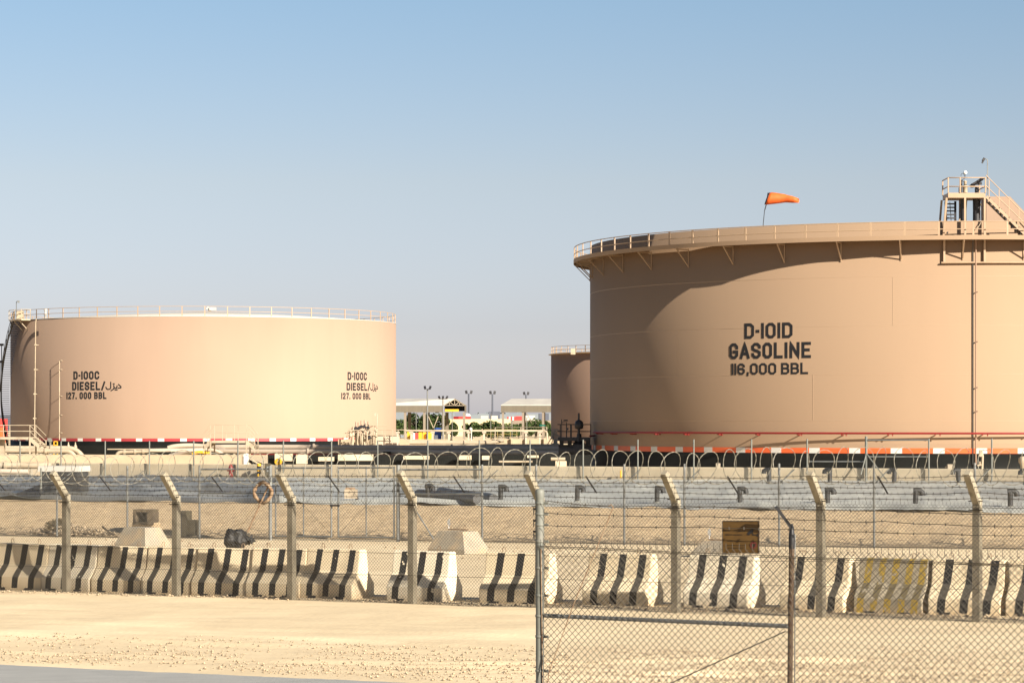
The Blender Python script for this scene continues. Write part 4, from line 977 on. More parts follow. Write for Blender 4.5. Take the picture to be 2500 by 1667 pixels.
q.tube([TL.p(t, TL.R + .40, za), TL.p(t, TL.R + .40, zb_)], .05, 8); dp = q.build('level_pipe', M['cream'], tl)
for py in (880, 902, 967, 1013, 1056):
    q = MB(); z = TL.z(152, py); q.bar(TL.p(t, TL.R - .01, z), TL.p(t, TL.R + .42, z), .05); q.bar(TL.p(t, TL.R + .4, z), TL.p(t + .012, TL.R + .42, z), .05); q.build('standoff', M['cream'], dp)
# spiral stair and its head platform
q = MB(); ta, tb, za, zb_ = rad(-66), rad(-101), TL.H - .1, .5; n = 58; ri, ro = TL.R + .12, TL.R + 1.0
for i in range(n):
    u = (i + .5) / n; t = ta + (tb - ta) * u; z = za + (zb_ - za) * u; w_ = .13 / TL.R
    vs = [TL.p(t - w_, ri, z), TL.p(t + w_, ri, z), TL.p(t + w_, ro, z), TL.p(t - w_, ro, z)]
    q.add(vs + [v - Vector((0, 0, .05)) for v in vs], [(0, 1, 2, 3), (7, 6, 5, 4), (0, 4, 5, 1), (1, 5, 6, 2), (2, 6, 7, 3), (3, 7, 4, 0)])
st = thing('spiral_stair', 'dark spiral stair climbing the left side of the left tank', 'stair', tuple(TL.p(tb, ro, 0)))
q.build('treads', M['steel_dark'], st)
q = MB(); hel = lambda r, h: [TL.p(ta + (tb - ta) * i / 60, r, za + (zb_ - za) * i / 60 + h) for i in range(61)]
q.tube(hel(ro, -.05), .09, 6); q.tube(hel(ro, 1.0), .035, 6); q.tube(hel(ro, .5), .03, 6)
for i in range(0, 61, 4): 
    u = i / 60; t = ta + (tb - ta) * u; z = za + (zb_ - za) * u; q.bar(TL.p(t, ro, z), TL.p(t, ro, z + 1.0), .05)
q.build('stringer_and_rail', M['steel_dark'], st)
for u, h in ((.36, 2.2), (.52, 2.6)):
    t = ta + (tb - ta) * u; z = za + (zb_ - za) * u; q = MB(); a = TL.p(t, ro + .12, z - .4); q.tube([a, a + Vector((0, 0, h + .6))], .05, 6); q.box(a + Vector((0, 0, h + .7)), (.4, .4, .24)); q.build('stair_lamp', M['steel_dark'], st)
hp = thing('stair_platform', 'small cream railed landing at the top of the left tank stair', 'platform', tuple(TL.p(rad(-66), TL.R + .5, TL.H)))
q = MB(); vs = []
for t in (rad(-69), rad(-60)):
    for r in (TL.R - .1, TL.R + 1.1): vs.append(TL.p(t, r, TL.H + .02))
q.add(vs + [v - Vector((0, 0, .12)) for v in vs], [(0, 1, 3, 2), (4, 6, 7, 5), (0, 4, 5, 1), (1, 5, 7, 3), (3, 7, 6, 2), (2, 6, 4, 0)]); q.build('deck', M['cream'], hp)
q = MB()
for h in (1.05, .55): q.tube([TL.p(rad(-69), TL.R + 1.1, TL.H + h), TL.p(rad(-60), TL.R + 1.1, TL.H + h), TL.p(rad(-60), TL.R, TL.H + h)], .035, 6)
for t, r in ((-69, 1.1), (-64.5, 1.1), (-60, 1.1), (-60, .05)): q.bar(TL.p(rad(t), TL.R + r, TL.H), TL.p(rad(t), TL.R + r, TL.H + 1.05), .07)
q.build('rail', M['cream'], hp)
q = MB(); q.box(TL.p(rad(-63), TL.R + .7, TL.H + .48), (.7, .5, .9)); q.build('instrument_box', M['cream'], hp)
for t in (-66, -62):
    q = MB(); q.bar(TL.p(rad(t), TL.R + 1.0, TL.H - .08), TL.p(rad(t), TL.R, TL.H - 1.1), .09, .07); q.build('strut', M['cream'], hp)
q = MB(); a = TL.p(rad(-69), TL.R + .3, TL.H); q.tube([a, a + Vector((0, 0, 2.0)), a + Vector((.2, -.1, 2.1))], .04, 6); q.box(a + Vector((.24, -.1, 2.0)), (.2, .2, .2)); q.build('lamp_pole', M['galv'], hp)
q = MB(); a = P(111, 781, 283); q.lathe([(.12, -.3), (.12, .55), (.2, .57), (.2, .62), (.1, .66), (.1, .95), (.17, 1.0), (.17, 1.16), (0, 1.2)], 12, a); q.build('roof_hatch', M['roof_white'], tl)

# --- third tank, partly hidden
tb_ = thing('storage_tank', 'shaded brown tank half hidden behind the big right tank', 'storage tank', tuple(TB.c))
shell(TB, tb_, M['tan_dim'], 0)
q = MB(); TB.ring(q, [(TB.R, TB.H - .02), (TB.R, TB.H + .02), (.3, TB.H + 1.1)], 120); q.build('cone_roof', M['roof_white'], tb_)
rail_ring(TB, tb_, TB.R - .05, TB.H, (TB.H + 1.05, TB.H + .5), 56, pr=.035, m=M['tan_trim'], flat=.06)
q = MB(); q.box(P(1399, 858, 403), (.7, .5, .9)); q.build('roof_box', M['cream'], tb_)
q = MB(); TB.ring(q, [(TB.R, TB.H - .2), (TB.R + .4, TB.H - .12), (TB.R + .4, TB.H - .05), (TB.R, TB.H)], 120); q.build('top_rim', M['tan_trim'], tb_)

# ---------------------------------------------------------------- pipework between the tanks
def pipe(name, pts, r, m, label, cat='pipe', sup=(), flanges=(), n=14):
    pts = [Vector(p) for p in pts]; o = thing(name, label, cat, tuple(pts[0])); q = MB(); q.tube(pts, r, n); q.build('pipe_run', m, o)
    for p in flanges:
        p = Vector(p); q = MB(); q.tube([p - Vector((.06, 0, 0)), p + Vector((.06, 0, 0))], r * 1.5, n); q.build('flange', m, o)
    for p, w_, mm in sup:
        p = Vector(p); q = MB(); q.box((p.x, p.y, p.z / 2 - .05), (w_, .6, p.z + .1)); q.build('support', mm, o)
    return o
def arc(a, b, c, n=7):                              # smooth bend a-b-c
    a, b, c = Vector(a), Vector(b), Vector(c); return [a * (1 - t) ** 2 + b * 2 * t * (1 - t) + c * t * t for t in [i / n for i in range(n + 1)]]
D1 = M['steel_dark']
pipe('pipeline', [P(415, 1113, 182), P(470, 1100, 181)] + arc(P(500, 1092, 180.5), P(530, 1090.5, 180), P(560, 1090.5, 180)) + [P(830, 1091.5, 177), P(1100, 1093, 173.5), P(1405, 1095, 166)], .165, M['pipe_tan'], 'upper of two thick tan pipes running to the right tank',
     sup=[(P(x, 1102, 173 if x > 900 else 177), .5, M['skirt']) for x in (664, 822, 945, 1058, 1170, 1264, 1352)], flanges=[P(766, 1091.3, 177.6), P(1103, 1093.2, 173.5)])  # supports coloured black for the right tank's shadow on them
pipe('pipeline', [P(535, 1101, 178), P(830, 1102, 175), P(1100, 1103.5, 171.5), P(1405, 1105.5, 164)], .15, M['pipe_tan'], 'lower nearer of two thick tan pipes running to the right tank', flanges=[P(752, 1101.7, 175.8), P(1094, 1103.5, 171.5)])
pipe('fire_pipe', [P(548, 1108.6, 177), P(830, 1109, 174), P(1100, 1110.5, 170.5), P(1330, 1111.5, 166)], .035, M['red_pipe'], 'thin red pipe slung under the thick tan pipes')
pipe('pipeline', arc(P(285, 1120, 172), P(282, 1103, 172), P(298, 1103, 172)) + [P(365, 1101.5, 172)], .11, M['cream'], 'short cream pipe with flanges before the left tank', flanges=[P(304, 1103, 172), P(330, 1102.5, 172), P(350, 1102, 172)])
pipe('pipeline', [P(362, 1099, 176), P(500, 1097, 176)] + arc(P(500, 1097, 176), P(530, 1096, 176), P(545, 1110, 176)), .12, M['pipe_tan'], 'greyish pipe reaching the crossover stair from the left')
pipe('pipeline', [P(410, 1093, 180)] + arc(P(420, 1090, 180), P(440, 1086.5, 180), P(470, 1087, 180)) + [P(520, 1090, 180), P(548, 1100, 179)], .15, M['pipe_tan'], 'bent tan pipe just left of the crossover stair')
pipe('handrail_pipe', [P(262, 1096.3, 174), P(365, 1096.0, 174)], .04, M['cream'], 'thin white pipe above the short cream pipe')
pipe('yellow_valve', arc(P(470, 1108, 170), P(485, 1101, 170), P(500, 1105, 170)) + [P(515, 1106, 170)], .10, M['yellow'], 'dull yellow pipe elbow under the crossover stair')
# left edge pipes
pipe('pipeline', [P(-40, 1093.5, 168), P(150, 1093.5, 168)] + arc(P(165, 1093.5, 168), P(190, 1093.5, 168), P(204, 1118, 168)), .15, M['cream'], 'upper cream pipe at far left bending down beside the tank foot', sup=[(P(x, 1100, 168.5), .35, M['cream']) for x in (12, 88)], flanges=[P(126, 1093.5, 168)])
pipe('pipeline', [P(8, 1099.5, 164), P(150, 1100.5, 164)] + arc(P(160, 1100.5, 164), P(176, 1100, 164), P(186, 1120, 164)), .14, M['cream'], 'lower cream pipe at far left bending down beside the tank foot', sup=[(P(112, 1106, 164.5), .3, M['cream'])], flanges=[P(112, 1100, 164)])
for px in (167, 184):
    p = P(px, 1091, 168); mb = MB(); mb.lathe([(.12, -.06), (.10, .06), (.04, .18), (.03, .30), (0, .32)], 10, p)
    tag(mb.build('spike_cap', M['cream'], loc=tuple(p)), 'left pointed cream cap on the bending pipe' if px == 167 else 'right pointed cream cap on the bending pipe', 'pipe cap')
pipe('pipeline', [P(-60, 1136, 127), P(60, 1136, 127), P(125, 1136, 127)], .16, M['cream'], 'thick cream pipe low at the left edge in front of the bund wall', sup=[(P(47, 1144, 127), .35, M['concrete']), (P(88, 1144, 127), .4, M['block'])], flanges=[P(14, 1136, 127)])
pipe('pipeline', [P(-60, 1149, 126), P(70, 1151, 126)], .12, M['pipe_tan'], 'lower brown pipe at the left edge beneath the thick cream pipe', sup=[(P(30, 1158, 126), .3, M['concrete'])])
# stepped pipe rack with black diagonals right of the bund wall
o = thing('sloped_ramp', 'sunlit concrete ramp with black diagonal pipe gaps under the thick pipes', 'ramp', tuple(P(585, 1135, 160)))
q = MB(); q.prism([(536, 1106), (568, 1106), (652, 1136), (536, 1136)], lambda u, v: P(u, v, 160), lambda u, v: P(u, v, 160) + Vector((0, .8, 0))); q.build('dark_base', M['skirt'], o)
for k, (x0, y0, x1, y1) in enumerate(((552, 1108, 580, 1128), (570, 1108, 612, 1133), (590, 1108, 636, 1134))): 
    q = MB(); q.bar(P(x0, y0, 159.8), P(x1, y1, 159.8), .09, .1, up=(0, 1, 0)); q.build('sloped_pipe', M['cream'], o)
q = MB(); q.box(P(601, 1122, 159.3), (.28, .3, .75)); q.build('white_pillar', M['white_paint'], o)
# plinths, and an added black wall standing in for shade below the pipes
mb = MB(); c = P(1050, 1133, 150); mb.box((c.x, 150, .79), (P(1440, 0, 150).x - P(655, 0, 150).x, .5, 1.58))
tag(mb.build('shade_wall', M['skirt'], loc=(c.x, 150, 0)), 'low black wall standing in for shade under the thick tan pipes', 'wall')
pl = [(672, 714, 1107, 1125), (724, 750, 1109, 1132), (778, 816, 1115, 1125), (826, 911, 1109, 1124), (985, 1048, 1112, 1121), (1121, 1151, 1111, 1122), (1177, 1195, 1112, 1122), (1287, 1315, 1111, 1117), (1356, 1383, 1125, 1140)]
pn = ['concrete plinth just right of the left gate post', 'narrow concrete plinth right of the leftmost plinth', 'short plinth left of the middle gate posts', 'longest concrete plinth under the dark pipes', 'plinth above the right gate leaf edge', 'small plinth left of the tall flood pole line', 'smallest square plinth under the dark pipes', 'thin plinth near the black valve platform', 'pale block below the black valve platform']
for (a, b, c_, d), nm in zip(pl, pn):
    A, B = P(a, d, 149), P(b, c_, 149); o = thing('concrete_plinth', nm, 'plinth', ((A.x + B.x) / 2, 149, 0), 'concrete plinths under the pipes')
    q = MB(); q.box(((A.x + B.x) / 2, 149, (A.z + B.z) / 2), (B.x - A.x, .6, B.z - A.z)); q.build('slab', M['wall'], o)
    q = MB(); q.box(((A.x + B.x) / 2, 149.05, A.z / 2 - .05), (B.x - A.x - .06, .5, A.z + .1)); q.build('dark_footing', M['skirt'], o)
pipe('pipe_rod', [P(1218, 1126.5, 147), P(1300, 1126.5, 147)], .06, M['cream'], 'pale thin pipe lying on top of the black shade wall')
pipe('pipe_stub', [P(1345, 1120, 146), P(1357, 1120, 146), P(1380, 1120, 146)], .09, M['cream'], 'pale capped pipe stub below the black valve platform')
# far bund wall, pale lip pipe, elevated pipe
mb = MB(); a, b = P(826, 1072, 214), P(1372, 1072, 214); mb.box(((a.x + b.x) / 2, 214, a.z / 2), (b.x - a.x, .5, a.z))
for px in (906, 938, 972, 1108, 1210, 1250, 1286, 1330): x = P(px, 0, 214).x; mb.box((x, 213.6, a.z / 2 + .04), (.18, .35, a.z + .12))
tag(mb.build('bund_wall', M['bund'], loc=(-6, 214, 0)), 'far buttressed bund wall behind the thick pipes between the tanks', 'wall')
pipe('pipeline', [P(1000, 1080, 205), P(1200, 1080, 205), P(1230, 1074, 205)], .17, M['cream'], 'cream pipe lying along the far bund wall', flanges=[P(1135, 1080, 205)])
pipe('pipeline', [P(1040, 1086.5, 200), P(1368, 1086.5, 198)], .09, M['cream'], 'bright cream pipe just above the dark pipes')
sup = []
o = thing('pipe_bridge', 'bright cream elevated pipe on short posts between the two tanks', 'pipe', tuple(P(990, 1075, 210)))
q = MB(); q.tube([P(988, 1051, 210), P(1326, 1051, 210)] + arc(P(1326, 1051, 210), P(1335, 1051, 210), P(1336, 1060, 210)) + [P(1336, 1074, 210)], .075, 10); q.build('pipe_run', M['cream'], o)
for px in (971, 1004, 1056, 1096, 1144, 1182, 1284, 1318):
    q = MB(); a = P(px, 1053.5, 210); q.bar((a.x, 210, 0), a, .14); q.box(a + Vector((0, 0, -.06)), (.32, .25, .10)); q.build('pipe_post', M['pipe_tan'], o)
def railing(name, label, pts, hs, step, m, r=.03, cat='railing'):
    pts = [Vector(p) for p in pts]; o = thing(name, label, cat, tuple(pts[0])); q = MB()
    for h in hs: q.tube([p + Vector((0, 0, h)) for p in pts], r, 6)
    q.build('rails', m, o); H = max(hs)
    for a, b in zip(pts, pts[1:]):
        k = max(1, int((b - a).length / step))
        for i in range(k + 1): c = a.lerp(b, i / k); q = MB(); q.bar(c - Vector((0, 0, .05)), c + Vector((0, 0, H)), r * 2); q.build('upright', m, o)
    return o
b0 = P(1209, 1086, 204)
railing('walkway_railing', 'cream two bar railing below the elevated pipe', [P(1209, 1086, 204), P(1335, 1086, 202)], (1.35, .62), 1.8, M['cream'])
railing('walkway_railing', 'thin yellowish railing behind the elevated pipe', [P(1183, 1072, 232), P(1262, 1072, 232)], (.85, .45), .55, M['olive_rail'], .018)
railing('walkway_railing', 'thin brown railing before the lower right of the left tank', [P(905, 1072, 226), P(990, 1072, 226)], (.78, .40), .9, M['cream'], .02)
o = thing('stile_ladder', 'cream curved handrail stile beside the black valve platform', 'stile', tuple(P(1353, 1086, 196)))
q = MB(); 
for dx in (0, 9):
    for h in (0, -13): q.tube([P(1337 + dx, 1084, 196), P(1350 + dx * .4, 1062 + h * 0, 196), P(1353 + dx * .3, 1048 - h, 196), P(1360, 1048 - h, 196), P(1367, 1052 - h, 196)], .035, 6)
q.bar(P(1358, 1084, 196), P(1358, 1048, 196), .05); q.tube([P(1332, 1050, 196), P(1345, 1048, 196), P(1352, 1062, 196)], .03, 6); q.build('rails', M['cream'], o)
q = MB(); q.box(P(1356, 1079, 196), (.30, .5, .45)); q.box(P(1356, 1084, 196), (.5, .6, .15)); q.box(Vector((P(1356, 0, 196).x, 196, .8)), (.3, .5, 1.6)); q.build('step_block', M['cream'], o)
# black valve platform at the foot of the right tank
vp = thing('valve_platform', 'black railed valve platform at the left foot of the right tank', 'platform', tuple(P(1402, 1130, 157)))
q = MB(); a, b = P(1361, 1076, 157), P(1441, 1067, 157); q.box(((a.x + b.x) / 2, 157.4, (a.z + b.z) / 2), (b.x - a.x, 1.6, b.z - a.z)); q.build('deck', D1, vp)
q = MB()
for y in (1036, 1053): q.tube([P(1361, y, 157), P(1442, y, 157), P(1442, y, 157) + Vector((0, 1.2, 0))], .03, 6)
for x in (1368, 1383, 1394, 1442): q.bar(P(x, 1068, 157), P(x, 1036, 157), .06 if x != 1394 else .1)
q.build('rails', D1, vp)
q = MB(); x = P(1413, 0, 156.5); q.tube([P(1413, 1078, 156.5), P(1413, 1030, 156.5), P(1413, 1008, 156.5)], [.09, .07, .05], 10); q.lathe([(.1, -.25), (.24, -.2), (.26, 0), (.22, .2), (.08, .3)], 14, P(1413.5, 1037, 156.5)); q.tube([P(1405, 1037, 156.5), P(1424, 1036, 156.5)], .13, 10); q.build('valve_actuator', D1, vp)
q = MB(); q.tube([P(1371, 1068, 156.6), P(1371, 1023, 156.6)], .025, 6); q.tube([P(1371, 1031, 156.6), P(1383, 1030, 156.6), P(1383, 1068, 156.6)], .025, 6); q.box(P(1381, 1026, 156.6), (.25, .1, .1)); q.box(P(1385, 1047, 156.6), (.14, .1, .12)); q.build('gauge_stand', D1, vp)
q = MB(); a = P(1413, 1100, 157); q.tube([a + Vector((-1.2, 0, 0)), a + Vector((.75, 0, 0))], .36, 16); q.lathe([(.4, -.5), (.45, -.3), (.45, .3), (.3, .5), (.14, .55), (.14, 1.0)], 16, P(1414, 1100, 157)); q.build('valve_body', D1, vp)
q = MB()
for x0, x1 in ((1366, 1376), (1386, 1396), (1403, 1424), (1430, 1441)): A, B = P(x0, 1076, 157.3), P(x1, 0, 157.3); q.box(((A.x + B.x) / 2, 157.4, A.z / 2), (B.x - A.x, .5, A.z))
q.build('piers', D1, vp)
q = MB(); q.tube([P(1440, 1064, 156.9), P(1455, 1063, 157.6)], .05, 8); q.build('branch_pipe', M['red_pipe'], vp)
# crossover stairs in front of the left tank
def crossover(name, label, xs, ytop, ydeck, ybase, Y, m, dep=1.0, left=True, right=True):
    x0, x1, x2, x3 = xs; o = thing(name, label, 'stair', tuple(P((x1 + x2) / 2, ybase, Y))); A, B = P(x1, ydeck, Y), P(x2, ydeck, Y); q = MB()
    q.box(((A.x + B.x) / 2, Y + dep / 2, A.z - .06), (B.x - A.x, dep, .14)); q.build('deck', m, o)
    for x, yy in ((A.x, Y), (B.x, Y), (A.x, Y + dep), (B.x, Y + dep)):
        q = MB(); q.bar((x, yy, 0), (x, yy, A.z), .09); q.build('leg', m, o)
    for xa, xb, ok in ((x1, x0, left), (x2, x3, right)):
        if not ok: continue
        q = MB(); a, b = P(xa, ydeck, Y), P(xb, ybase, Y)
        for yy in (0, dep): q.bar(a + Vector((0, yy, -.1)), b + Vector((0, yy, 0)), .05, .22)
        for i in range(6): c = a.lerp(b, (i + .5) / 6); q.box((c.x, c.y + dep / 2, c.z), (.24, dep, .04))
        q.build('steps', m, o)
    hT = P(0, ytop, Y).z - A.z
    for yy in (0, dep):
        q = MB()
        for h in (hT, hT * .5):
            pts = [A + Vector((0, yy, h)), B + Vector((0, yy, h))]
            if left: pts = [P(x0, ybase - (ydeck - ytop) * .55, Y) + Vector((0, yy, -hT * .5 + h - hT * .5 + .3))] + pts
            if right: pts = pts + [P(x3, ybase - (ydeck - ytop) * .55, Y) + Vector((0, yy, -hT * .5 + h - hT * .5 + .3))]
            q.tube(pts, .021, 6)
        for i in range(4): c = A.lerp(B, i / 3) + Vector((0, yy, 0)); q.bar(c, c + Vector((0, 0, hT)), .036)
        for xx, ok in ((x0, left), (x3, right)):
            if ok: c = P(xx, ybase, Y) + Vector((0, yy, 0)); q.bar(c - Vector((0, 0, .3)), c + Vector((0, 0, hT * .62)), .05)
        q.build('handrail', m, o)
    return o
crossover('crossover_stair', 'cream railed crossover stair over the pipes below the middle of the left tank', (497, 514, 602, 622), 1037, 1076, 1094, 166, M['cream'], 2.2)
crossover('crossover_stair', 'cream railed crossover stair over the pipes at the left edge', (-160, -120, 73, 98), 1038, 1067, 1092, 158, M['cream'], 2.0, left=False)
mb = MB(); A, B = P(-120, 1092, 158.6), P(66, 1072, 158.6); mb.box(((A.x + B.x) / 2 - .7, 158.9, B.z / 2), (B.x - A.x - 1.4, .5, B.z)); 
tag(mb.build('deck_base', M['cream'], loc=((A.x + B.x) / 2, 158.9, 0)), 'cream block wall under the left edge crossover stair', 'wall')
# hand pump stands against the left tank foot
p = P(125, 1088, 172); o = thing('pump_stand', 'small yellow framed pump stand at the foot of the left tank', 'pump', (p.x, p.y, 0))
q = MB(); q.box(p + Vector((-.05, 0, .35)), (.2, .2, .2)); q.bar((p.x - .05, p.y, 0), p + Vector((-.05, 0, .3)), .1); q.build('grey_box', M['galv_light'], o)
q = MB()
for dx in (.18, .40): q.bar((p.x + dx, p.y, 0), p + Vector((dx, 0, .28)), .05)
for h in (.28, .05, -.1): q.bar(p + Vector((.18, 0, h)), p + Vector((.40, 0, h)), .05)
q.build('yellow_frame', M['yellow'], o)
# manifold cluster in front of the left tank's right side
mf = thing('valve_manifold', 'busy cream valve manifold with pipes and rails at the right foot of the left tank', 'manifold', tuple(P(890, 1085, 212)))
q = MB(); A, B = P(868, 1086, 212), P(975, 1071.5, 212); q.box(((A.x + B.x) / 2, 212.3, B.z / 2 + .5), (B.x - A.x, 1.0, B.z - .4)); q.build('base_wall', M['pipe_tan'], mf)
rnd = random.Random(4)
for i in range(16):
    px = rnd.uniform(848, 935); Y = 211.5 - rnd.random() * .8; a = P(px, 1086, Y); top = rnd.uniform(1040, 1066); q = MB()
    b = P(px + rnd.uniform(-2, 2), top, Y); q.tube([a, b], rnd.choice((.04, .06, .10)), 8)
    if rnd.random() < .6: q.tube([b, b + Vector((rnd.uniform(.3, .8), 0, rnd.uniform(-.2, .2))), P(px + rnd.uniform(8, 16), 1080, Y)], .05, 8)
    if rnd.random() < .7: q.lathe([(.0, -.14), (.14, -.12), (.16, 0), (.1, .12), (.04, .16), (.04, .3), (.15, .31), (.15, .34), (0, .35)], 10, a.lerp(b, rnd.uniform(.4, .9)))
    q.build('valve_pipe', M['cream'], mf)
for px, y in ((874, 1046), (881, 1042), (889, 1041), (898, 1044), (859, 1062), (902, 1068), (868, 1045)):
    q = MB(); c = P(px, y, 211); q.tube([c + Vector((-.12, 0, -.05)), c + Vector((.12, 0, .05))], .13, 10); q.bar(c, c + Vector((0, 0, .5)), .04); q.build('valve_wheel', M['steel_dark'], mf)
q = MB(); 
for y, xa, xb in ((1046, 851, 869), (1049, 890, 1000), (1062, 890, 975), (1057, 836, 852), (1039, 899, 945)): q.tube([P(xa, y, 211), P(xb, y, 211)], .03, 6)
for x in (837, 847, 853, 893, 906, 921, 940, 958, 972): q.bar(P(x, 1084, 211), P(x, 1049 if x > 850 else 1057, 211), .05)
for xa, ya, xb, yb in ((852, 1048, 840, 1070), (936, 1064, 946, 1074), (941, 1064, 952, 1074), (990, 1072, 1004, 1086), (996, 1072, 1012, 1086)): q.bar(P(xa, ya, 210.8), P(xb, yb, 210.8), .10 if xa < 980 else .04, .06)
q.build('rails', M['cream'], mf)
q = MB(); a = P(920.5, 1064, 211.3); q.tube([a, P(920.5, 1011, 211.3), P(919, 1009, 211.3)], .03, 6); q.box(P(916, 1011.5, 211.3), (.10, .1, .22)); q.tube([P(892, 1049, 211.3), P(892, 1029, 211.3)], .05, 6); q.box(P(892, 1030.5, 211.3), (.08, .08, .24)); q.build('lamp_mast', M['pipe_tan'], mf)
# bits against the right tank's black skirt
p = P(2319, 1140, 135); mb = MB(); mb.box(p, (.26, .3, .30)); mb.tube([p + Vector((-.24, 0, 0)), p + Vector((.24, 0, 0))], .04, 8); mb.bar((p.x, p.y, 0), p, .08)
tag(mb.build('junction_box', M['block'], loc=(p.x, p.y, 0)), 'small beige junction box before the black skirt of the right tank', 'box')
p = P(1753, 1137, 135); mb = MB(); mb.box(p, (.22, .3, .28)); mb.bar((p.x, p.y, 0), p, .08)
tag(mb.build('junction_box', M['block'], loc=(p.x, p.y, 0)), 'small beige box before the right tank left of the lettering', 'box')
p = P(2396, 1150, 134); mb = MB(); mb.tube([(p.x, p.y, 0), P(2399, 1112, 134), P(2396, 1102, 134)], .06, 8); mb.box(P(2394, 1106, 134), (.16, .2, .34)); mb.tube([P(2386, 1136, 134), P(2398, 1134, 134)], .05, 6); mb.tube([P(2392, 1136, 134), P(2392, 1126, 134)], .04, 6)
tag(mb.build('foam_outlet', M['cream'], loc=(p.x, p.y, 0)), 'cream pipe outlet stand beside the thin conduits of the right tank', 'pipe outlet')
p = P(2497, 1128, 134); mb = MB(); mb.lathe([(.06, -.5), (.14, -.1), (.22, 0), (.22, .22), (.1, .3)], 10, p); mb.bar((p.x, p.y, 0), p, .12)
tag(mb.build('hydrant_head', M['cream'], loc=(p.x, p.y, 0)), 'cream valve head at the right edge before the tank skirt', 'valve')

# ---------------------------------------------------------------- loading canopies, yard clutter, trees, skyline
def canopy(label, x0, x1, gable, Y, ym=None):
    """x0,x1 photo columns of the long side; ridge runs along x; optional open gable end facing the camera"""
    o = thing('loading_canopy', label, 'canopy', tuple(P((x0 + x1) / 2, 1060, Y)))
    zr, ze, zf = P(0, 972.5, Y).z, P(0, 988, Y).z, P(0, 1006, Y).z
    A, B = P(x0, 0, Y).x, P(x1, 0, Y).x; return o, zr, ze, zf, A, B
YC = 470.0
# left canopy: long side to the left, trussed gable turned to the camera on the right
o, zr, ze, zf, A, B = canopy('white roofed canopy with an open trussed gable, right of the left tank', 900, 1083, True, YC)
e1 = P(1136, 988, YC); xr = P(1110, 0, YC).x; dep = 9.0
q = MB()
pts = [Vector((A, YC, ze)), Vector((B, YC, ze)), Vector((xr, YC, zr)), Vector((A + (xr - B), YC + dep, zr))]
v = [Vector((A, YC, ze)), Vector((B, YC, ze)), Vector((xr, YC + 1.0, zr)), Vector((A, YC + 6, zr)), Vector((e1.x, YC + 2.0, ze)), Vector((e1.x, YC + 14, ze)), Vector((A, YC + 14, ze))]
q.add(v + [p - Vector((0, 0, .12)) for p in v], [(0, 1, 2, 3), (1, 4, 2), (10, 9, 8, 7), (9, 11, 8), (0, 7, 8, 1), (2, 4, 5), (3, 2, 5, 6), (4, 11, 12, 5)]); 
q2 = MB(); q2.add([Vector((A, YC, ze)), Vector((B, YC, ze)), Vector((xr, YC, zr)), Vector((A, YC + 7, zr)), Vector((A, YC, ze - .12)), Vector((B, YC, ze - .12)), Vector((xr, YC, zr - .12)), Vector((A, YC + 7, zr - .12))], [(0, 1, 2, 3), (7, 6, 5, 4), (0, 4, 5, 1), (1, 5, 6, 2), (2, 6, 7, 3), (3, 7, 4, 0)])
q2.add([Vector((xr, YC, zr)), Vector((e1.x, YC, ze)), Vector((e1.x, YC + 14, ze)), Vector((A, YC + 14, ze)), Vector((A, YC + 7, zr))], [(0, 1, 2), (0, 2, 3, 4)])
q2.build('roof', M['roof_white'], o)
q = MB(); q.box(((A + B) / 2, YC + .1, (ze + zf) / 2 - .08), (B - A, .2, ze - zf - .16)); q.build('fascia', M['canopy'], o)
q = MB(); G0, G1 = B + .1, e1.x - .15; q.box((e1.x - .05, YC + 6, (ze + zf) / 2), (.12, 12, ze - zf)); q.build('fascia', M['canopy'], o)
q = MB(); yb_ = YC - .05
for a, b in (((G0, ze - .05), (xr, zr - .15)), ((xr, zr - .15), (G1, ze - .05)), ((G0, ze - .12), (G1, ze - .12)), ((xr, zr - .1), (xr, ze - .1)), ((xr, ze - .1), ((G0 + xr) / 2, (ze + zr) / 2)), ((xr, ze - .1), ((G1 + xr) / 2, (ze + zr) / 2)), (((G0 + xr) / 2, ze - .1), ((G0 + xr) / 2, (ze + zr) / 2)), (((G1 + xr) / 2, ze - .1), ((G1 + xr) / 2, (ze + zr) / 2))): q.bar((a[0], yb_, a[1]), (b[0], yb_, b[1]), .10, .1, up=(0, 1, 0))
q.build('gable_truss', M['cream'], o)
q = MB(); q.add([Vector((G0, YC + 3, ze)), Vector((G1, YC + 3, ze)), Vector((xr, YC + 3, zr - .2)), Vector((G0, YC + 3, zf + .2)), Vector((G1, YC + 3, zf + .2))], [(0, 1, 2), (3, 4, 1, 0)]); q.build('loft_shade', M['skirt'], o)  # black sheet standing in for the shade inside the roof
q = MB(); q.box((P(1103, 0, YC).x, YC + .6, P(0, 1001.5, YC).z), (P(1119, 0, YC).x - P(1085, 0, YC).x, .5, .42)); q.build('yellow_beam', M['yellow'], o)
for px, dx in ((989, 0), (1036, 0), (1082, 0), (1133, 0), (995, 1), (1041, 1), (1088, 1)):
    q = MB(); x = P(px, 0, YC).x; q.box((x, YC + .3 + dx * 9, zf / 2), (.42 if not dx else .6, .42, zf)); q.build('column', M['column'] if not dx else M['canopy'], o)
q = MB(); q.bar(P(1046, 1016, YC), P(1059, 1046, YC), .12); q.bar(P(1070, 1016, YC), P(1058, 1046, YC), .12); q.build('cross_brace', M['cream'], o)
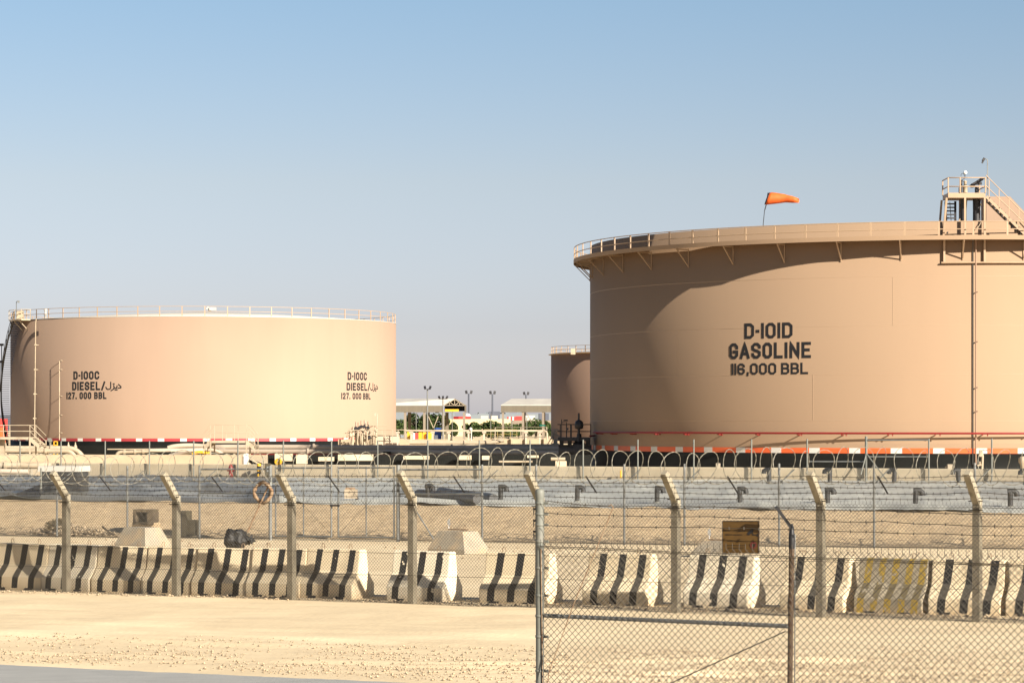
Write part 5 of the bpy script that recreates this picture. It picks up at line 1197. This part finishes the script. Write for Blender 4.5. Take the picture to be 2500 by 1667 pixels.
# right canopy
o, zr, ze, zf, A, B = canopy('white roofed canopy half hidden behind the shaded brown tank', 1223, 1420, False, YC)
xh = P(1249, 0, YC).x; q = MB(); q.add([Vector((A, YC, ze)), Vector((B, YC, ze)), Vector((B, YC + 6, zr)), Vector((xh, YC + 6, zr)), Vector((A, YC + 12, ze)), Vector((B, YC + 12, ze)), Vector((A, YC, ze - .12)), Vector((B, YC, ze - .12))], [(0, 1, 2, 3), (0, 3, 4), (3, 2, 5, 4), (0, 6, 7, 1)]); q.build('roof', M['roof_white'], o)
q = MB(); q.box(((A + B) / 2, YC + .1, (ze + zf) / 2 - .08), (B - A, .2, ze - zf - .16)); q.box((A + .06, YC + 6, (ze + zf) / 2 - .08), (.12, 11.8, ze - zf - .16)); q.build('fascia', M['canopy'], o)
for px, dx in ((1228, 0), (1277, 0), (1326, 0), (1281, 1), (1330, 1)):
    q = MB(); x = P(px, 0, YC).x; q.box((x, YC + .3 + dx * 8, zf / 2), (.40, .42, zf)); q.build('column', M['column'] if not dx else M['canopy'], o)
q = MB(); q.bar(P(1285, 1007, YC), P(1297, 1030, YC), .12); q.build('brace', M['column'], o)

def tree(px, ybase, ytop, wpx, Y, label, seed, name='tree'):
    rnd = random.Random(seed); b = P(px, 0, Y); b.z = 0; H = P(0, ytop, Y).z; Wd = wpx / F * Y; o = thing(name, label, 'tree', tuple(b), 'green trees beyond the tank farm')
    q = MB(); q.tube([b, b + Vector((.1, 0, H * .3)), b + Vector((0, 0, H * .55))], [Wd * .05, Wd * .04, Wd * .02], 7)
    for k in range(5):
        a = rnd.uniform(0, 2 * PI); q.tube([b + Vector((0, 0, H * rnd.uniform(.25, .45))), b + Vector((math.cos(a) * Wd * .25, math.sin(a) * Wd * .2, H * rnd.uniform(.5, .75)))], [Wd * .025, Wd * .01], 5)
    q.build('trunk', M['bark'], o)
    cl = [(Vector((rnd.uniform(-.42, .42) * Wd, rnd.uniform(-.35, .35) * Wd, H * rnd.uniform(.30, .84) * (1 - .0))), rnd.uniform(.15, .27) * Wd) for _ in range(20)]; q = MB()
    for c, r in cl:
        for _ in range(110):
            d = Vector((rnd.gauss(0, 1), rnd.gauss(0, 1), rnd.gauss(0, 1))).normalized(); p = b + c + d * r * rnd.uniform(.55, 1.05) ** 1
            if p.z < H * .08 or p.z > H * (1.04 - .35 * (abs(p.x - b.x) / Wd * 1.6) ** 2): continue
            s_ = rnd.uniform(.16, .34) * (H / 5) ** .5; u = Vector((rnd.gauss(0, 1), rnd.gauss(0, 1), rnd.gauss(0, 1))).normalized(); w_ = u.cross(d).normalized() if abs(u.dot(d)) < .95 else Vector((1, 0, 0)); n_ = w_.cross(u).normalized()
            q.add([p + w_ * s_, p + n_ * s_ * .7, p - w_ * s_, p - n_ * s_ * .7], [(0, 1, 2, 3)])
    q.build('crown', M['leaf'], o)
tree(975, 1048, 1024, 52, 520, 'low dark tree at the right edge of the left tank', 1)
tree(1018, 1048, 1006, 58, 540, 'tall dense tree under the left canopy between its first columns', 2)
tree(1066, 1048, 1011, 56, 545, 'dense tree behind the crossed braces of the left canopy', 3)
tree(1101, 1048, 1030, 30, 500, 'rounded tree under the trussed gable', 4)
tree(1152, 1048, 1031, 44, 500, 'dark rounded tree just right of the trussed gable', 5)
tree(1199, 1048, 1028, 54, 500, 'broad pale green tree midway between the canopies', 6)
tree(1241, 1048, 1034, 50, 520, 'low tree behind the left column of the right canopy', 7)
tree(1308, 1048, 1023, 66, 540, 'large dark tree under the right canopy', 8)
tree(1338, 1048, 1037, 22, 520, 'small bright tree touching the brown tank edge', 9)
tree(1266, 1048, 1033, 30, 530, 'olive tree between columns of the right canopy', 10)
mb = MB(); a, b = P(1085, 1023, 620), P(1246, 1023, 620); mb.box(((a.x + b.x) / 2, 622, a.z / 2), (b.x - a.x, 4, a.z))
tag(mb.build('warehouse', M['city_wall'], loc=((a.x + b.x) / 2, 620, 0)), 'long cream yellow low building behind the trees', 'building')
mb = MB(); a, b = P(1246, 1026, 640), P(1500, 1026, 640); mb.box(((a.x + b.x) / 2, 642, a.z / 2), (b.x - a.x, 4, a.z))
tag(mb.build('boundary_wall', M['column'], loc=((a.x + b.x) / 2, 640, 0)), 'tan boundary wall behind the right canopy', 'wall')
def boxthing(name, label, cat, x0, x1, y0, Y, m, dep=6, group=None, ybase=None, details=0):
    a, b = P(x0, y0, Y), P(x1, y0, Y); zb_ = 0 if ybase is None else P(0, ybase, Y).z; mb = MB()
    mb.box(((a.x + b.x) / 2, Y + dep / 2, (a.z + zb_) / 2), (b.x - a.x, dep, a.z - zb_))
    if details:
        rn = random.Random(int(x0)); 
        for k in range(details): x = rn.uniform(a.x, b.x); w_ = (b.x - a.x) * rn.uniform(.05, .15); mb.box((x, Y + dep / 2, a.z + .3), (w_, dep * .4, rn.uniform(.6, 2.2)))
    return tag(mb.build(name, m, loc=((a.x + b.x) / 2, Y, 0)), label, cat, group)
boxthing('cargo_container', 'dark red container at the left of the far red row', 'container', 1107, 1120, 1016.5, 640, M['red_pipe'], 3)
boxthing('cargo_container', 'bright red container behind the trussed gable column', 'container', 1120, 1133, 1016.5, 636, M['red'], 3)
boxthing('cargo_container', 'bright red container topped by a white dome, left of the far grey blocks', 'container', 1135, 1149, 1016, 640, M['red'], 3)
p = P(1141, 1015, 641); mb = MB(); mb.lathe([(.75, 0), (.7, .4), (.45, .72), (0, .85)], 14, (p.x, p.y + 1.2, p.z - .2)); tag(mb.build('white_dome', M['white_paint'], loc=tuple(p)), 'small white dome on a red container', 'dome')
mb = MB(); 
for k in range(7):
    a, b = P(1238 + k * 4.2, 1017, 660), P(1242.2 + k * 4.2, 1026, 660); mb.mat(k % 2).box(((a.x + b.x) / 2, 661.5, a.z / 2), (b.x - a.x, 3, a.z))
tag(mb.build('striped_container', [M['red'], M['white_paint']], loc=(0, 660, 0)), 'red and white striped container under the right canopy', 'container')
boxthing('cargo_container', 'plain red container right of the striped one', 'container', 1259, 1275, 1016, 655, M['red'], 3)
boxthing('site_cabin', 'white roof cabin on the far cream building, the left one', 'cabin', 1174, 1192, 1014.5, 625, M['roof_white'], 4)
boxthing('site_cabin', 'white roof cabin on the far cream building, the right one', 'cabin', 1200, 1215, 1014.5, 626, M['roof_white'], 4)
boxthing('site_cabin', 'white cabins seen between columns of the right canopy', 'cabin', 1281, 1306, 1014, 700, M['roof_white'], 4)
boxthing('office_block', 'dark blue grey block between the two canopies on the skyline', 'building', 1194, 1220, 1004, 1500, M['city_dark'], 30)
boxthing('office_block', 'dark block seen under the right canopy', 'building', 1316, 1340, 1009, 1500, M['city_dark'], 30)
boxthing('city_block', 'pale grey far block right of the trussed gable', 'building', 1148, 1172, 1012, 1700, M['city'], 40, None, None, 4)
boxthing('city_block', 'pale grey far block with roof plant, left of the dark blue one', 'building', 1166, 1196, 1009.5, 1800, M['city'], 40, None, None, 5)
boxthing('city_block', 'pale far block behind the left canopy columns', 'building', 1040, 1110, 1008, 1900, M['city'], 40, None, None, 6)
boxthing('city_block', 'wide pale far block beyond the right canopy', 'building', 1218, 1345, 1010, 1900, M['city'], 40, None, None, 6)
boxthing('grey_shed', 'grey shed with white posts right beside the left tank', 'shed', 955, 985, 1006, 560, M['city'], 10)
boxthing('city_block', 'dark far block at the left edge beyond the stair', 'building', -20, 14, 1013, 900, M['city_dark'], 20)
boxthing('cargo_container', 'orange red container at the left edge below the far dark block', 'container', -10, 12, 1022, 560, M['red'], 3)
boxthing('cargo_container', 'lower orange container at the left edge', 'container', -14, 5, 1043, 420, M['orange_band'], 3)
mb = MB()
for k in range(64):
    a = -3200 + 100 * k + random.uniform(-30, 30); h = random.uniform(3, 11); mb.box((a, 3000 + random.uniform(-200, 200), h / 2), (random.uniform(40, 110), 40, h))
tag(mb.build('skyline', M['city']), 'hazy low skyline of far buildings along the horizon', 'skyline', kind='stuff')
# yard clutter between tanks
boxthing('yellow_skid', 'yellow tank skid left of the pink and white crates', 'skid', 994, 1002, 1054, 250, M['yellow'], 1.5)
boxthing('crate', 'white crate beside the magenta one in the yard', 'crate', 1008, 1013, 1056.5, 249, M['white_paint'], 1)
boxthing('crate', 'magenta red crate in the yard between the tanks', 'crate', 1013, 1021, 1057, 249, M['red'], 1)
boxthing('yellow_skid', 'orange yellow skid right of the magenta crate', 'skid', 1022, 1030, 1055, 250, M['yellow'], 1.5)
boxthing('yellow_skid', 'orange yellow skid left of the flood pole', 'skid', 1032, 1040, 1055, 250.5, M['yellow'], 1.5)
boxthing('yellow_skid', 'orange yellow skid right of the flood pole', 'skid', 1045, 1056, 1054.5, 250, M['yellow'], 1.5)
boxthing('truck_body', 'blue truck body under the left canopy', 'truck', 1061, 1077, 1044, 440, M['blue'], 2)
boxthing('parked_car', 'dark parked vehicle right of the yellow skids', 'car', 1059, 1068, 1062, 300, M['city_dark'], 2)
boxthing('green_awning', 'green awning on the right canopy column', 'awning', 1317, 1331, 1036, 460, M['green'], 1.2, None, 1040)
# poles
def flood(px, ytop, ybase, Y, label, heads, r=.09, hs=.75, name='flood_light', mm=None):
    mm = mm or M['galv']
    a = P(px, 0, Y); a.z = 0; zt_ = P(0, ytop, Y).z; o = thing(name, label, 'light pole', tuple(a)); q = MB(); q.tube([a, (a.x, a.y, zt_ - .4 * hs)], [r * 1.3, r], 8); q.build('mast', mm, o)
    q = MB(); w_ = (max(heads) - min(heads)); q.bar((a.x + min(heads), a.y, zt_ - .5 * hs), (a.x + max(heads), a.y, zt_ - .5 * hs), .06); q.build('crossarm', mm, o)
    for h in heads:
        q = MB(); c = Vector((a.x + h * 1.1, a.y, zt_)); q.bar((a.x + h, a.y, zt_ - .5 * hs), c, .05); q.bar(c + Vector((h * .1, -.25, -.35 * hs)), c + Vector((-h * .0 + h * .5, .1, .35 * hs)), hs * .62, hs * .3, up=(0, 1, 0)); q.build('lamp_head', M['steel_dark'], o)
flood(1043.5, 946, 1085, 215, 'tall pole with two dark flood lamps right of the left tank', (-.14, .16), .05, .28)
flood(1081.5, 970, 1060, 300, 'pole with three dark flood lamps before the trussed gable', (-.3, 0, .32), .07, .36)
flood(1144.5, 957, 1010, 900, 'slim far mast right of the trussed gable', (-.6, .6), .30, 1.3, 'stadium_mast', M['city_dark'])
flood(1202.5, 958, 1003, 900, 'slim far mast halfway between the canopies', (-.5, .5), .28, 1.3, 'stadium_mast', M['city_dark'])
flood(1284.5, 960, 1003, 950, 'slim far mast rising behind the right canopy roof', (-.5, .5), .28, 1.3, 'stadium_mast', M['city_dark'])
for px, yt, nm in ((1016, 1008, 'thin pale pole under the left canopy'), (1104, 1006, 'white pole under the trussed gable'), (1198, 1012, 'thin pole before the pale green tree'), (1250, 1028, 'short white lamp pole left of the right canopy middle column'), (1286, 1020, 'thin bent lamp pole under the right canopy')):
    a = P(px, yt, 330); mb = MB(); mb.tube([(a.x, a.y, 0), tuple(a), (a.x + .15, a.y, a.z + .05)], .06, 6); tag(mb.build('lamp_post', M['galv_light'], loc=(a.x, a.y, 0)), nm, 'pole')
p = P(1149, 1047, 206); mb = MB(); mb.tube([(p.x + .05, p.y, 0), p + Vector((.05, 0, -.1))], .05, 8); mb.lathe([(0, -.2), (.12, -.16), (.14, 0), (.1, .1), (0, .14)], 12, p); tag(mb.build('globe_lamp', M['roof_white'], loc=(p.x, p.y, 0)), 'cream globe topped post rising through the elevated pipe', 'lamp post')
